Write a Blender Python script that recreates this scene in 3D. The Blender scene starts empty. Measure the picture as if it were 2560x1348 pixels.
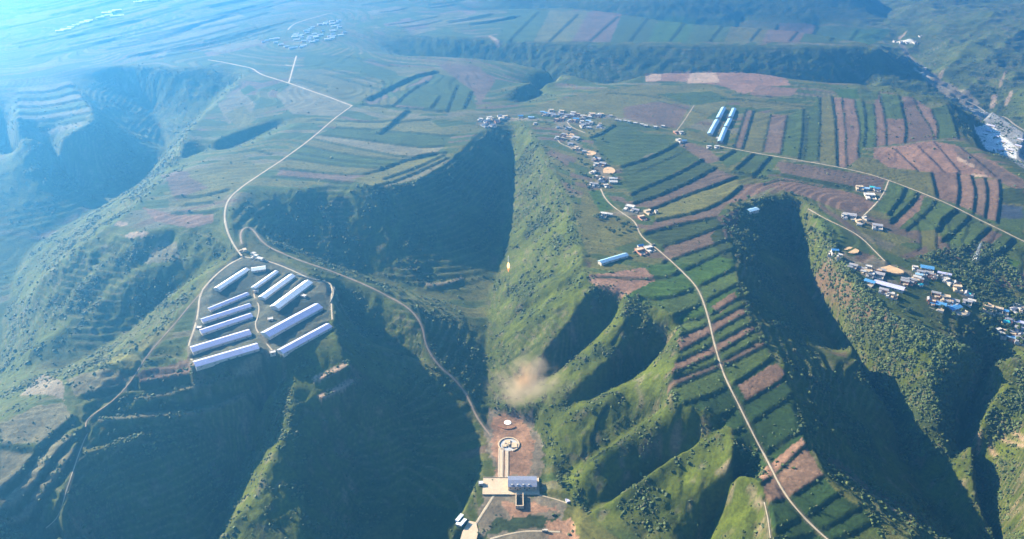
import bpy, math, random
import numpy as np
from mathutils import Vector

random.seed(7)
RNG = np.random.default_rng(11)
S = bpy.context.scene
COL = S.collection

# ------------------------------------------------------------------ camera
W0, H0, F0 = 2560.0, 1348.0, 2009.0
PITCH = math.radians(28.0)
CAMZ = 600.0
cam_d = bpy.data.cameras.new('camera')
cam_d.sensor_width = 36.0
cam_d.lens = 36.0 * F0 / W0
cam_d.clip_start = 1.0
cam_d.clip_end = 30000.0
cam = bpy.data.objects.new('camera', cam_d)
COL.objects.link(cam)
cam.location = (0, 0, CAMZ)
cam.rotation_euler = (math.radians(90) - PITCH, 0, 0)
S.camera = cam

# ------------------------------------------------------------------ sky and sun
SUN_EL, SUN_AZ = math.radians(24.5), math.radians(-57.0)      # azimuth from +Y, negative = towards -X
SUN_STRENGTH, SKY_STRENGTH = 5.0, 0.05
world = bpy.data.worlds.new('World')
S.world = world
world.use_nodes = True
wn = world.node_tree
for n in list(wn.nodes):
    wn.nodes.remove(n)
sky = wn.nodes.new('ShaderNodeTexSky')
sky.sky_type = 'NISHITA'
sky.sun_disc = False
sky.sun_elevation = SUN_EL
sky.sun_rotation = SUN_AZ
sky.altitude = 1200.0
sky.air_density = 1.0
sky.dust_density = 0.3
sky.ozone_density = 4.0
bg = wn.nodes.new('ShaderNodeBackground')
bg.inputs['Strength'].default_value = SKY_STRENGTH
wo = wn.nodes.new('ShaderNodeOutputWorld')
wn.links.new(sky.outputs[0], bg.inputs[0])
wn.links.new(bg.outputs[0], wo.inputs[0])
sun_d = bpy.data.lights.new('sun', 'SUN')
sun_d.energy = SUN_STRENGTH
sun_d.angle = math.radians(0.5)
sun_d.color = (1.0, 0.85, 0.58)
sun = bpy.data.objects.new('sun', sun_d)
COL.objects.link(sun)
sdir = Vector((math.sin(SUN_AZ) * math.cos(SUN_EL), math.cos(SUN_AZ) * math.cos(SUN_EL), math.sin(SUN_EL)))
sun.rotation_euler = sdir.to_track_quat('Z', 'Y').to_euler()
sun.location = (-1500, 1500, 1500)

S.view_settings.view_transform = 'Standard'
S.view_settings.look = 'None'
S.view_settings.exposure = 2.6
S.view_settings.gamma = 1.0
S.view_settings.use_curve_mapping = False
S.cycles.use_denoising = True
S.cycles.max_bounces = 4
S.cycles.diffuse_bounces = 1
S.cycles.volume_bounces = 0
S.cycles.transparent_max_bounces = 8

# ------------------------------------------------------------------ materials
def newmat(name):
    m = bpy.data.materials.new(name)
    m.use_nodes = True
    nt = m.node_tree
    return m, nt, nt.nodes['Principled BSDF']

def plain(name, col, rough=0.8, metal=0.0, var=0.18, scale=0.6, spec=0.3):
    m, nt, b = newmat(name)
    b.inputs['Roughness'].default_value = rough
    b.inputs['Metallic'].default_value = metal
    b.inputs['Specular IOR Level'].default_value = spec
    tc = nt.nodes.new('ShaderNodeTexCoord')
    no = nt.nodes.new('ShaderNodeTexNoise')
    no.inputs['Scale'].default_value = scale
    no.inputs['Detail'].default_value = 4
    mr = nt.nodes.new('ShaderNodeMapRange')
    mr.inputs['To Min'].default_value = 1 - var * 1.6
    mr.inputs['To Max'].default_value = 1 + var * 1.6
    oi = nt.nodes.new('ShaderNodeObjectInfo')
    mx = nt.nodes.new('ShaderNodeMix')
    mx.data_type = 'RGBA'
    mx.blend_type = 'MULTIPLY'
    mx.inputs[0].default_value = 1
    mx.inputs[6].default_value = (*col, 1)
    nt.links.new(tc.outputs['Object'], no.inputs['Vector'])
    nt.links.new(no.outputs[0], mr.inputs[0])
    nt.links.new(mr.outputs[0], mx.inputs[7])
    nt.links.new(mx.outputs[2], b.inputs['Base Color'])
    return m

# ------------------------------------------------------------------ objects
def tag(o, label=None, cat=None, group=None, kind=None):
    if label: o['label'] = label
    if cat: o['category'] = cat
    if group: o['group'] = group
    if kind: o['kind'] = kind
    return o

def meshobj(name, verts, faces, mats, parent=None, idx=None, smooth=False):
    me = bpy.data.meshes.new(name)
    me.from_pydata([tuple(v) for v in verts], [], [tuple(f) for f in faces])
    if not isinstance(mats, (list, tuple)): mats = [mats]
    for m in mats: me.materials.append(m)
    if idx is not None: me.polygons.foreach_set('material_index', idx)
    if smooth: me.polygons.foreach_set('use_smooth', [True] * len(me.polygons))
    me.update()
    o = bpy.data.objects.new(name, me)
    COL.objects.link(o)
    if parent is not None: o.parent = parent
    return o

def npmesh(name, V, F, mat, smooth=False, parent=None):
    """fast mesh from arrays, all faces the same size"""
    me = bpy.data.meshes.new(name)
    nf, k = F.shape
    me.vertices.add(len(V)); me.vertices.foreach_set('co', np.ascontiguousarray(V, dtype=np.float32).ravel())
    me.loops.add(nf * k); me.loops.foreach_set('vertex_index', np.ascontiguousarray(F, dtype=np.int32).ravel())
    me.polygons.add(nf)
    me.polygons.foreach_set('loop_start', np.arange(0, nf * k, k, dtype=np.int32))
    me.polygons.foreach_set('use_smooth', np.full(nf, smooth, dtype=bool))
    me.materials.append(mat)
    me.update(calc_edges=True)
    me.validate()
    o = bpy.data.objects.new(name, me)
    COL.objects.link(o)
    if parent is not None: o.parent = parent
    return o

def empty(name, loc, rz=0.0):
    o = bpy.data.objects.new(name, None)
    COL.objects.link(o)
    o.location = loc
    o.rotation_euler = (0, 0, rz)
    o.empty_display_size = 0.5
    return o

def copy_tree(o, parent=None):
    c = o.copy(); COL.objects.link(c); c.parent = parent
    for ch in list(o.children): copy_tree(ch, c)
    return c

class MB:
    def __init__(s): s.v = []; s.f = []
    def quad_box(s, x0, x1, y0, y1, z0, z1):
        b = len(s.v)
        s.v += [(x0,y0,z0),(x1,y0,z0),(x1,y1,z0),(x0,y1,z0),(x0,y0,z1),(x1,y0,z1),(x1,y1,z1),(x0,y1,z1)]
        s.f += [(b,b+3,b+2,b+1),(b+4,b+5,b+6,b+7),(b,b+1,b+5,b+4),(b+1,b+2,b+6,b+5),(b+2,b+3,b+7,b+6),(b+3,b,b+4,b+7)]
        return s
    def prism(s, pts, z0, z1):
        n = len(pts); b = len(s.v)
        s.v += [(p[0],p[1],z0) for p in pts] + [(p[0],p[1],z1) for p in pts]
        s.f += [tuple(range(b+n-1, b-1, -1)), tuple(range(b+n, b+2*n))]
        s.f += [(b+i, b+(i+1)%n, b+n+(i+1)%n, b+n+i) for i in range(n)]
        return s
    def lathe(s, prof, n=12, cx=0, cy=0):
        b = len(s.v)
        for r, z in prof:
            for k in range(n):
                a = 2*math.pi*k/n
                s.v.append((cx+r*math.cos(a), cy+r*math.sin(a), z))
        for i in range(len(prof)-1):
            for k in range(n):
                s.f.append((b+i*n+k, b+i*n+(k+1)%n, b+(i+1)*n+(k+1)%n, b+(i+1)*n+k))
        s.f.append(tuple(range(b+n-1, b-1, -1)))
        e = b+(len(prof)-1)*n
        s.f.append(tuple(range(e, e+n)))
        return s
    def bar(s, p, q, w):
        p, q = Vector(p), Vector(q); d = (q-p).normalized()
        a = d.orthogonal().normalized()*w/2; c = d.cross(a).normalized()*w/2
        b = len(s.v)
        for o in (p, q):
            s.v += [tuple(o+a+c), tuple(o-a+c), tuple(o-a-c), tuple(o+a-c)]
        s.f += [(b+3,b+2,b+1,b),(b+4,b+5,b+6,b+7)] + [(b+i,b+(i+1)%4,b+4+(i+1)%4,b+4+i) for i in range(4)]
        return s
    def build(s, name, mat, parent=None, smooth=False):
        return meshobj(name, s.v, s.f, mat, parent, smooth=smooth)

def ray(px, py):
    a = (px - W0/2)/F0; b = (H0/2 - py)/F0
    return a, math.cos(PITCH)+b*math.sin(PITCH), -math.sin(PITCH)+b*math.cos(PITCH)

def atz(px, py, z):
    a, b, c = ray(px, py)
    t = (z-CAMZ)/c
    return a*t, b*t

# ------------------------------------------------------------------ terrain break lines (survey points: sight x, sight y, height)
# height 0 = the main plateau; the valley floor at the launch site = -170
FEAT = [
 # right hand plateau rim
 [(1318,266,-3),(1420,240,0),(1560,212,2),(1612,184,1),(1700,178,1),(1900,181,1),(1985,198,1),(2180,216,0),(2280,238,0),(2372,256,0)],
 [(2372,256,0),(2400,350,-3),(2470,385,-5),(2560,432,-8),(2680,500,-10)],
 [(1290,288,-10),(1322,322,-8),(1345,362,-9),(1390,440,-11),(1430,530,-15),(1450,610,-18),(1465,688,-20)],
 # near ridge, left rim and right rim
 [(1465,690,-20),(1570,738,-24),(1690,785,-30),(1700,860,-36),(1665,960,-46),(1690,1010,-50),(1800,1055,-55),(1830,1085,-58),(1825,1160,-62),(1905,1210,-66),(1935,1360,-76)],
 [(1790,545,-14),(1835,650,-20),(1845,730,-26),(1880,820,-34),(1940,900,-42),(1970,950,-46),(1985,1050,-54),(2050,1180,-64),(2190,1290,-72),(2280,1365,-77)],
 [(1790,545,-14),(1850,518,-12),(1930,485,-9),(1990,488,-9),(2025,520,-11),(2050,560,-15),(2068,610,-20),(2095,660,-27),(2150,735,-34),(2250,805,-42),(2380,862,-47),(2500,885,-50),(2600,905,-52)],
 # right valley floor, scrubby spur, second branch
 [(1958,535,-40),(1985,570,-70),(1995,640,-98),(2030,740,-118),(2090,850,-135),(2135,940,-150),(2195,1050,-170),(2290,1180,-188),(2380,1348,-205),(2420,1450,-215)],
 [(2300,860,-55),(2320,930,-80),(2330,1010,-104),(2370,1090,-135),(2385,1150,-165)],
 [(2130,850,-72),(2150,930,-100),(2230,1030,-128),(2300,1110,-158)],
 [(2540,920,-95),(2470,920,-115),(2430,1020,-150),(2400,1120,-176),(2440,1250,-197),(2480,1400,-212)],
 [(2600,925,-60),(2490,985,-88),(2440,1080,-120),(2432,1180,-146),(2455,1280,-165),(2510,1370,-175)],
 [(2640,1000,-56),(2640,1200,-66),(2640,1380,-78)],
 [(2062,1155,-84),(2180,1222,-112),(2300,1300,-134),(2400,1370,-150)],
 # central valley
 [(1285,318,-22),(1282,345,-38),(1275,420,-68),(1262,520,-92),(1255,620,-112),(1228,740,-133),(1216,860,-149),(1218,960,-161),(1226,1040,-169),(1245,1150,-171),(1262,1400,-178)],
 # left plateau
 [(1212,322,-8),(1130,395,-4),(1050,445,-3),(960,470,-3),(880,462,-3),(850,448,-4),(740,482,-6),(640,458,-4),(600,478,-6),(574,522,-11),(572,572,-19),(585,622,-28)],
 [(1290,288,-10),(1215,282,-8),(1262,262,-10)],
 [(760,105,0),(950,138,0),(1100,139,0),(1250,149,0),(1370,171,0),(1462,196,-5)],
 [(1462,196,-6),(1350,200,-6),(1290,218,-7),(1258,250,-9)],
 [(1296,262,-20),(1345,240,-52),(1440,222,-95)],
 [(622,170,0),(570,232,-4),(480,312,-10),(436,390,-20),(424,406,-34)],
 [(735,288,-4),(640,312,-9),(560,346,-14),(490,380,-22),(435,412,-34)],
 [(705,312,-20),(620,351,-31),(545,384,-42),(470,416,-56),(432,427,-74),(405,430,-104)],
 [(745,312,-5),(690,335,-6),(560,388,-10),(420,440,-16),(370,485,-22),(290,552,-35),(200,617,-62),(140,662,-85),(95,708,-112),(88,745,-130)],
 [(570,560,-22),(480,568,-25),(400,578,-30),(330,588,-38),(250,622,-60),(190,680,-88),(150,745,-112)],
 [(400,588,-35),(330,603,-46),(250,655,-76),(195,718,-106),(155,770,-126)],
 [(450,583,-34),(345,600,-42),(300,624,-54),(245,662,-72),(192,722,-98),(150,778,-122)],
 [(340,612,-46),(245,676,-77),(195,735,-102)],
 [(430,605,-48),(380,640,-60),(320,685,-77),(250,745,-106),(200,792,-124)],
 [(575,628,-36),(440,604,-44),(400,632,-56),(325,690,-76),(258,750,-102),(208,798,-122),(120,846,-138),(70,880,-150)],
 [(560,645,-46),(480,640,-52),(420,655,-62),(350,705,-82),(280,760,-106)],
 [(530,664,-58),(470,708,-84),(420,745,-104),(380,785,-120),(300,850,-142),(150,930,-160)],
 [(585,636,-30),(540,667,-35),(470,712,-52),(420,747,-72),(388,782,-96),(376,805,-108)],
 [(500,724,-43),(440,800,-49),(370,872,-56),(270,915,-66),(165,945,-86),(60,1000,-112)],
 [(165,1005,-92),(90,1012,-95),(0,1058,-102),(-120,1120,-112)],
 # left valley floor
 [(590,205,-30),(545,245,-62),(450,335,-116),(380,430,-146),(280,505,-168),(120,585,-188),(40,660,-198),(25,800,-208),(-10,970,-217),(-200,1050,-225)],
 # hazy plain, its rim, the terraced hill
 [(-200,260,0),(0,214,0),(60,196,-2),(160,174,0),(330,163,0),(470,173,0),(540,159,0),(618,167,0)],
 [(60,196,-2),(128,200,-8),(195,228,-16),(238,282,-26),(226,312,-29),(172,332,-32),(90,338,-34),(42,324,-34),(34,282,-24),(60,196,-2)],
 [(200,236,-20),(280,300,-74),(345,338,-112)],
 [(300,225,-62),(400,290,-112),(420,380,-146)],
 [(10,330,-86),(20,410,-136),(150,430,-140),(260,500,-168)],
 # barn hill
 [(590,640,-30),(700,652,-35),(790,692,-38),(836,718,-42),(834,760,-45),(830,800,-48),(845,860,-54),(882,912,-70)],
 [(490,915,-55),(560,903,-55),(650,882,-55),(720,892,-58),(800,850,-54)],
 [(228,1040,-104),(330,1052,-110),(450,1042,-110),(600,1012,-104),(690,962,-88)],
 [(120,1420,-215),(350,1400,-217),(540,1400,-217),(570,1250,-208),(640,1110,-172),(700,985,-124)],
 [(740,905,-68),(735,1000,-85),(715,1080,-104),(650,1220,-142),(560,1348,-176),(520,1400,-190)],
 [(772,1000,-93),(768,1100,-118),(758,1200,-144),(745,1348,-174),(740,1400,-184)],
 [(200,1000,-88),(222,1045,-96),(205,1120,-110),(175,1200,-124),(135,1348,-144),(110,1420,-154)],
 [(0,1200,-120),(0,1348,-134),(-150,1348,-130)],
 # road spur down to the launch site and the hollows either side
 [(600,572,-28),(640,582,-31),(680,620,-41),(760,656,-51),(860,690,-62),(960,735,-75),(1022,770,-85),(1056,820,-98),(1066,870,-118),(1110,930,-134),(1155,980,-152),(1186,1040,-164),(1222,1085,-169)],
 [(720,600,-76),(800,648,-92),(900,686,-120),(1000,718,-126),(1100,745,-136),(1195,775,-143)],
 [(850,755,-85),(900,850,-118),(990,880,-132),(1055,905,-138)],
 [(850,845,-62),(920,862,-96),(985,890,-118),(1050,930,-130),(1100,985,-148),(1130,1040,-160)],
 [(860,1020,-122),(890,1100,-160),(900,1250,-208),(890,1400,-235)],
 [(1010,1100,-172),(1020,1250,-215),(1010,1400,-238)],
 [(740,962,-82),(790,950,-79),(868,910,-68)],[(738,1003,-94),(800,998,-92),(882,958,-83)],
 [(1190,1005,-164),(1165,1150,-176),(1110,1348,-210),(1090,1420,-222)],
 # right slope spurs and gullies down to the central valley
 [(1478,668,-24),(1400,705,-42),(1345,728,-66),(1262,790,-118)],
 [(1448,688,-36),(1395,735,-62),(1305,778,-106),(1240,832,-142)],
 [(1465,692,-21),(1400,747,-51),(1300,802,-95),(1238,862,-138)],
 [(1480,725,-25),(1440,775,-50),(1390,852,-78),(1338,905,-110)],
 [(1555,762,-46),(1495,842,-92),(1425,898,-114),(1330,975,-152)],
 [(1576,745,-28),(1552,810,-46),(1500,862,-62),(1440,912,-88),(1375,965,-122)],
 [(1602,772,-36),(1562,850,-58),(1520,912,-74),(1450,968,-102),(1400,1000,-122)],
 [(1690,850,-66),(1600,934,-112),(1500,984,-118),(1425,1014,-129),(1358,1052,-150)],
 [(1698,877,-40),(1650,930,-62),(1583,958,-82),(1500,1000,-96),(1440,1026,-118),(1388,1060,-142),(1366,1098,-158)],
 [(1662,1000,-70),(1640,1032,-82),(1590,1066,-98)],
 [(1662,1042,-96),(1610,1068,-118),(1540,1106,-134),(1470,1152,-157),(1400,1200,-169)],
 [(1692,1030,-58),(1640,1062,-80),(1583,1089,-102),(1500,1145,-122),(1450,1178,-142),(1422,1206,-160)],
 [(1790,1078,-72),(1700,1116,-90),(1620,1182,-116),(1548,1236,-138),(1468,1286,-162)],
 [(1795,1100,-84),(1740,1142,-114),(1660,1204,-150),(1560,1250,-163),(1466,1290,-172)],
 [(1828,1088,-61),(1767,1132,-88),(1660,1221,-124),(1560,1266,-146),(1475,1302,-166)],
 [(1862,1190,-84),(1760,1236,-112),(1680,1262,-132),(1600,1350,-156)],
 [(1872,1218,-102),(1820,1270,-138),(1770,1340,-166),(1750,1400,-171)],
 [(1902,1236,-72),(1852,1282,-104),(1790,1350,-140),(1760,1400,-155)],
 [(1900,1300,-92),(1880,1400,-125)],
 # upper ridge beyond the main valley
 [(2210,120,-6),(2100,116,0),(1900,112,0),(1700,110,0),(1400,106,0),(1232,98,0),(1100,92,0),(950,70,0)],
 [(2206,117,-5),(2000,78,0),(1850,66,0),(1700,58,0),(1500,24,0),(1400,16,0),(1180,26,0)],
 # river valley on the right
 [(2185,-20,-80),(2215,40,-102),(2240,112,-112),(2330,192,-118),(2420,250,-120),(2500,312,-120),(2560,372,-120),(2700,470,-120)],
 [(2450,255,-119),(2560,330,-119)],
 [(2262,92,-104),(2330,60,-56),(2420,58,-26),(2480,30,-10),(2600,28,0)],
 [(2250,30,-70),(2300,5,-40),(2400,-10,-10)],
 [(2348,196,-110),(2382,150,-70),(2450,92,-28),(2520,62,-12),(2620,50,-6)],
 [(2340,150,-98),(2400,90,-62),(2440,70,-44)],
 [(2412,228,-114),(2470,170,-72),(2560,140,-44)],
 [(2475,255,-118),(2545,205,-90)],
 [(2515,288,-117),(2560,262,-92),(2640,230,-60)],
 # ridge at the top of the picture
 [(1250,-12,0),(1400,-16,0),(1660,0,0),(1840,-14,0),(2150,-34,0)],
 [(1845,-8,-4),(1870,40,-60),(1850,70,-110)],
 [(2010,-22,-4),(2020,40,-70),(2050,72,-112)],
]
# hidden ground (metres): main valley floor behind the ridges
FEATW = [
 [(1150,2570,-122),(900,2500,-130),(500,2480,-136),(200,2480,-136),(-60,2660,-118),(-330,2790,-72),(-450,2850,-26)],
 [(1300,3250,-130),(650,3340,-132),(200,3480,-110),(-200,3600,-40)],
 [(-6000,7200,10),(0,7200,10),(6000,7200,10)],
 [(-5000,3300,0),(-2600,3600,0),(-1400,3700,0)],
 [(-2600,1600,-60),(-2600,1000,-90)],
]

# ------------------------------------------------------------------ terrain grid
NC = 800
WA, WB = 0.68, 240.0
YA, YB = 330.0, 7200.0
def halfw(y): return WA*y + WB
W_0 = halfw(YA)
ASP = 1.5
DS = WA*2*ASP/(NC-1)
NR = int(math.log(halfw(YB)/W_0)/DS)+1
GS = W_0*np.exp(DS*np.arange(NR))
GYr = (GS-WB)/WA
GU = np.linspace(-1, 1, NC)
GX = (GS[:, None]*GU[None, :])
GY = np.repeat(GYr[:, None], NC, 1)

def ij(x, y):
    w = np.maximum(halfw(np.asarray(y, float)), 1.0)
    r = np.log(w/W_0)/DS
    c = (np.asarray(x, float)/w+1)/2*(NC-1)
    return r, c

def bil(A, x, y):
    r, c = ij(x, y)
    r = np.clip(r, 0, NR-1.001); c = np.clip(c, 0, NC-1.001)
    i = r.astype(int); j = c.astype(int); fr = r-i; fc = c-j
    return (A[i,j]*(1-fr)*(1-fc)+A[i+1,j]*fr*(1-fc)+A[i,j+1]*(1-fr)*fc+A[i+1,j+1]*fr*fc)

def densify(P, step):
    P = np.asarray(P, float); out = [P[:1]]
    for a, b in zip(P[:-1], P[1:]):
        n = max(1, int(np.linalg.norm((b-a)[:2])/step))
        t = np.arange(1, n+1)[:, None]/n
        out.append(a+(b-a)*t)
    return np.concatenate(out)

def smooth_line(P, it=2):
    P = np.asarray(P, float)
    for _ in range(it):
        if len(P) < 3: return P
        q = 0.75*P[:-1]+0.25*P[1:]; r = 0.25*P[:-1]+0.75*P[1:]
        m = np.empty((2*len(q), P.shape[1])); m[0::2] = q; m[1::2] = r
        P = np.concatenate([P[:1], m[1:-1], P[-1:]])
    return P

# perlin noise
_P = RNG.permutation(1024)
_G = np.stack([np.cos(np.arange(1024)*2.399963), np.sin(np.arange(1024)*2.399963)], 1)
def perlin(x, y):
    xi = np.floor(x).astype(np.int64); yi = np.floor(y).astype(np.int64)
    fx = x-xi; fy = y-yi
    u = fx*fx*fx*(fx*(fx*6-15)+10); v = fy*fy*fy*(fy*(fy*6-15)+10)
    def g(ix, iy, dx, dy):
        h = _P[(_P[ix & 1023]+iy) & 1023]
        return _G[h,0]*dx+_G[h,1]*dy
    a = g(xi,yi,fx,fy); b = g(xi+1,yi,fx-1,fy); c = g(xi,yi+1,fx,fy-1); d = g(xi+1,yi+1,fx-1,fy-1)
    return (a+(b-a)*u+(c-a+(a-b-c+d)*u)*v)*1.5
def fbm(x, y, sc, octs=4, ridged=False, off=0.0):
    o = 0; a = 1.0; t = 0
    for k in range(octs):
        n = perlin(x/sc+37.7*k+off, y/sc-11.3*k+off)
        if ridged: n = 1-2*np.abs(n)
        o = o+a*n; t += a; a *= 0.5; sc *= 0.5
    return o/t

# ---- break line height solve
def solve(con, val):
    h, w = con.shape
    if min(h, w) > 24:
        H2, W2 = (h+1)//2, (w+1)//2
        cs = np.zeros((H2*2, W2*2)); vs = np.zeros((H2*2, W2*2))
        cs[:h,:w] = con; vs[:h,:w] = con*val
        cc = cs.reshape(H2,2,W2,2).sum((1,3)); vv = vs.reshape(H2,2,W2,2).sum((1,3))
        c2 = cc > 0
        Z2 = solve(c2.astype(float), np.where(c2, vv/np.maximum(cc,1e-9), 0))
        Z = np.repeat(np.repeat(Z2,2,0),2,1)[:h,:w].copy()
        it = 70 if max(h,w) > 500 else 160
    else:
        Z = np.full((h,w), val[con>0].mean() if (con>0).any() else 0.0); it = 600
    m = con > 0
    a = 1/(ASP*ASP)
    for k in range(it):
        E = np.pad(Z, 1, mode='edge')
        Zn = ((E[:-2,1:-1]+E[2:,1:-1])*a+E[1:-1,:-2]+E[1:-1,2:])/(2+2*a)
        Zn[m] = val[m]
        Z = Zn
    return Z

acc = np.zeros((NR,NC)); cnt = np.zeros((NR,NC))
def stamp(P):
    P = densify(P, 1.0)
    r, c = ij(P[:,0], P[:,1])
    i = np.rint(r).astype(int); j = np.rint(c).astype(int)
    k = (i>=0)&(i<NR)&(j>=0)&(j<NC)
    np.add.at(acc, (i[k],j[k]), P[k,2]); np.add.at(cnt, (i[k],j[k]), 1)
for L in FEAT:
    stamp(smooth_line([(*atz(px,py,z), z) for px,py,z in L], 2))
for L in FEATW:
    stamp(smooth_line(L, 2))
con = (cnt>0).astype(float)
Z = solve(con, np.where(cnt>0, acc/np.maximum(cnt,1), 0))

def blur(A, n=1):
    for _ in range(n):
        E = np.pad(A, 1, mode='edge')
        A = (E[1:-1,1:-1]*4+2*(E[:-2,1:-1]+E[2:,1:-1]+E[1:-1,:-2]+E[1:-1,2:])+E[:-2,:-2]+E[2:,:-2]+E[:-2,2:]+E[2:,2:])/16
    return A
Z = blur(Z, 6)

def gradient(A):
    dx = (2*GS/(NC-1))[:,None]
    gx = np.gradient(A, axis=1)/dx
    gr = np.gradient(A, axis=0)
    dyr = np.gradient(GYr)[:,None]
    gy = gr/dyr-gx*(WA*GU[None,:])          # grid columns fan out
    return gx, gy
gx, gy = gradient(blur(Z, 12))
SL = np.hypot(gx, gy)
slopeness = np.clip((SL-0.16)/0.4, 0, 1)
slopeness = blur(slopeness, 4)
# erosion rills that run down the slope, and lumpy ground
ang = blur(np.where(SL>0.05, np.arctan2(gy,gx), 0), 0)
wx = GX+14*fbm(GX,GY,90,3,off=3.1); wy = GY+14*fbm(GX,GY,90,3,off=9.7)
rill = fbm(wx, wy, 60, 4, ridged=True)
Z = Z+slopeness*(5.5*(rill-0.35)+2.6*fbm(GX,GY,26,3,off=5.0))
_rm = np.clip((GX-.40*GY)/200,0,1)*np.clip((GY-1900)/300,0,1)
Z = Z+_rm*(26*fbm(GX,GY,230,4,ridged=True,off=41.0)-8)
slopeness = np.maximum(slopeness, .7*_rm)
Z = Z+slopeness*(1.7*fbm(GX,GY,21,3,ridged=True,off=15.0)-.4)
Z = Z+(1-slopeness)*(1.6*fbm(GX,GY,160,3,off=1.7)+0.25*fbm(GX,GY,14,2))
del wx, wy

# ---- lookups along a sight line
_ty = np.exp(np.linspace(math.log(380), math.log(6900), 2600))
def drop(px, py):
    a, b, c = ray(px, py)
    t = _ty/b
    zr = CAMZ+c*t; d = zr-bil(Z, a*t, _ty)
    k = np.argmax(d < 0)
    if d[k] >= 0: k = len(t)-1
    if k == 0: t0 = t[0]
    else:
        f = d[k-1]/(d[k-1]-d[k]); t0 = t[k-1]+(t[k]-t[k-1])*f
    return a*t0, b*t0
def zat(x, y): return float(bil(Z, np.array([x]), np.array([y]))[0])
def dropl(L): return np.array([drop(*p[:2]) for p in L])

# ---- distance from grid points to a line
def near(P, R):
    """grid indices within R of polyline P, distance, signed side (+ = left), arc fraction 0..1"""
    P = np.asarray(P, float)[:, :2]
    r, c = ij(P[:,0], P[:,1])
    # window in grid space
    rr = []
    for x, y in P:
        for dx, dy in ((-R,-R),(R,-R),(-R,R),(R,R)):
            rr.append(ij(x+dx, y+dy))
    rr = np.array(rr)
    i0 = int(max(0, np.floor(rr[:,0].min()))); i1 = int(min(NR-1, np.ceil(rr[:,0].max())))+1
    j0 = int(max(0, np.floor(rr[:,1].min()))); j1 = int(min(NC-1, np.ceil(rr[:,1].max())))+1
    if i1 <= i0 or j1 <= j0: return None
    X = GX[i0:i1,j0:j1]; Y = GY[i0:i1,j0:j1]
    best = np.full(X.shape, 1e18); side = np.zeros(X.shape); arc = np.zeros(X.shape)
    seg = np.linalg.norm(P[1:]-P[:-1], axis=1); tot = max(seg.sum(), 1e-6); s0 = 0
    for k in range(len(P)-1):
        a = P[k]; d = P[k+1]-a; L2 = d@d
        if L2 < 1e-9: continue
        tt = ((X-a[0])*d[0]+(Y-a[1])*d[1])/L2
        t = np.clip(tt, 0, 1)
        ex = X-a[0]-t*d[0]; ey = Y-a[1]-t*d[1]
        D = ex*ex+ey*ey
        m = D < best
        best[m] = D[m]
        side[m] = np.sign(d[0]*ey-d[1]*ex)[m]
        over = np.where((k==0)&(tt<0), tt, np.where((k==len(P)-2)&(tt>1), tt-1, 0))
        arc[m] = ((s0+(t+over)*seg[k])/tot)[m]
        s0 += seg[k]
    D = np.sqrt(best)
    m = D < R
    ii, jj = np.nonzero(m)
    return ii+i0, jj+j0, D[m], side[m], arc[m], tot

def inpoly(P):
    """grid points inside polygon P"""
    P = np.asarray(P, float)[:, :2]
    rr = np.array([ij(x, y) for x, y in P])
    i0 = int(max(0, np.floor(rr[:,0].min()))); i1 = int(min(NR-1, np.ceil(rr[:,0].max())))+1
    j0 = int(max(0, np.floor(rr[:,1].min()))-2); j1 = int(min(NC-1, np.ceil(rr[:,1].max()))+2)+1
    j0 = max(j0, 0); j1 = min(j1, NC)
    if i1 <= i0 or j1 <= j0: return np.array([],int), np.array([],int)
    X = GX[i0:i1,j0:j1]; Y = GY[i0:i1,j0:j1]
    ins = np.zeros(X.shape, bool)
    n = len(P)
    for k in range(n):
        x1, y1 = P[k]; x2, y2 = P[(k+1)%n]
        if abs(y2-y1) < 1e-9: continue
        cr = ((y1 > Y) != (y2 > Y)) & (X < (x2-x1)*(Y-y1)/(y2-y1)+x1)
        ins ^= cr
    ii, jj = np.nonzero(ins)
    return ii+i0, jj+j0

# bench terraces cut along the contours of the slopes
_bm = np.clip(.72+2.2*fbm(GX,GY,190,2,off=21.0),0,1)*np.clip(slopeness*1.6,0,1)*np.clip(1.5-slopeness*.5,0,1)
for L, R in (([(740,905),(735,1000),(715,1080),(650,1220),(560,1348)],45),([(760,1000),(764,1100),(745,1348)],35),([(1465,692),(1300,802),(1238,862)],40),([(1698,877),(1583,958),(1458,1018),(1366,1098)],45),
             ([(1692,1030),(1583,1089),(1422,1206)],45),([(1828,1088),(1660,1221),(1475,1302)],45),([(1902,1236),(1790,1350)],40),([(1576,745),(1500,862),(1375,965)],35),([(2370,1090),(2300,860)],40)):
    n_ = near(np.array([drop(*p) for p in L]), R)
    if n_ is not None: _bm[n_[0],n_[1]] *= np.clip(n_[2]/R-.3, 0, 1)**2
_q = (blur(Z,3)+4*fbm(GX,GY,120,2,off=31.0))/6.5
_qf = _q-np.floor(_q)
BENCH = _bm*np.clip(1-np.abs(_qf-.30)/.16,0,1)
BENCHD = _bm*np.clip(1-np.abs(_qf-.80)/.22,0,1)
Z = Z-_bm*6.5*.78*np.where(_qf<.62, _qf-.31, (1-_qf)*.62/.38-.31)
def flatten(poly, z=None, feather=10.0):
    ii, jj = inpoly(poly)
    if len(ii) == 0: return
    zz = float(np.mean(Z[ii,jj])) if z is None else z
    n = near(list(poly)+[poly[0]], feather)
    if n is not None:
        i2, j2, D, sd, ar, tot = n
        w = 1-D/feather; w = w*w*(3-2*w)
        Z[i2,j2] = Z[i2,j2]*(1-w)+zz*w
    Z[ii,jj] = zz
    return zz

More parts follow.
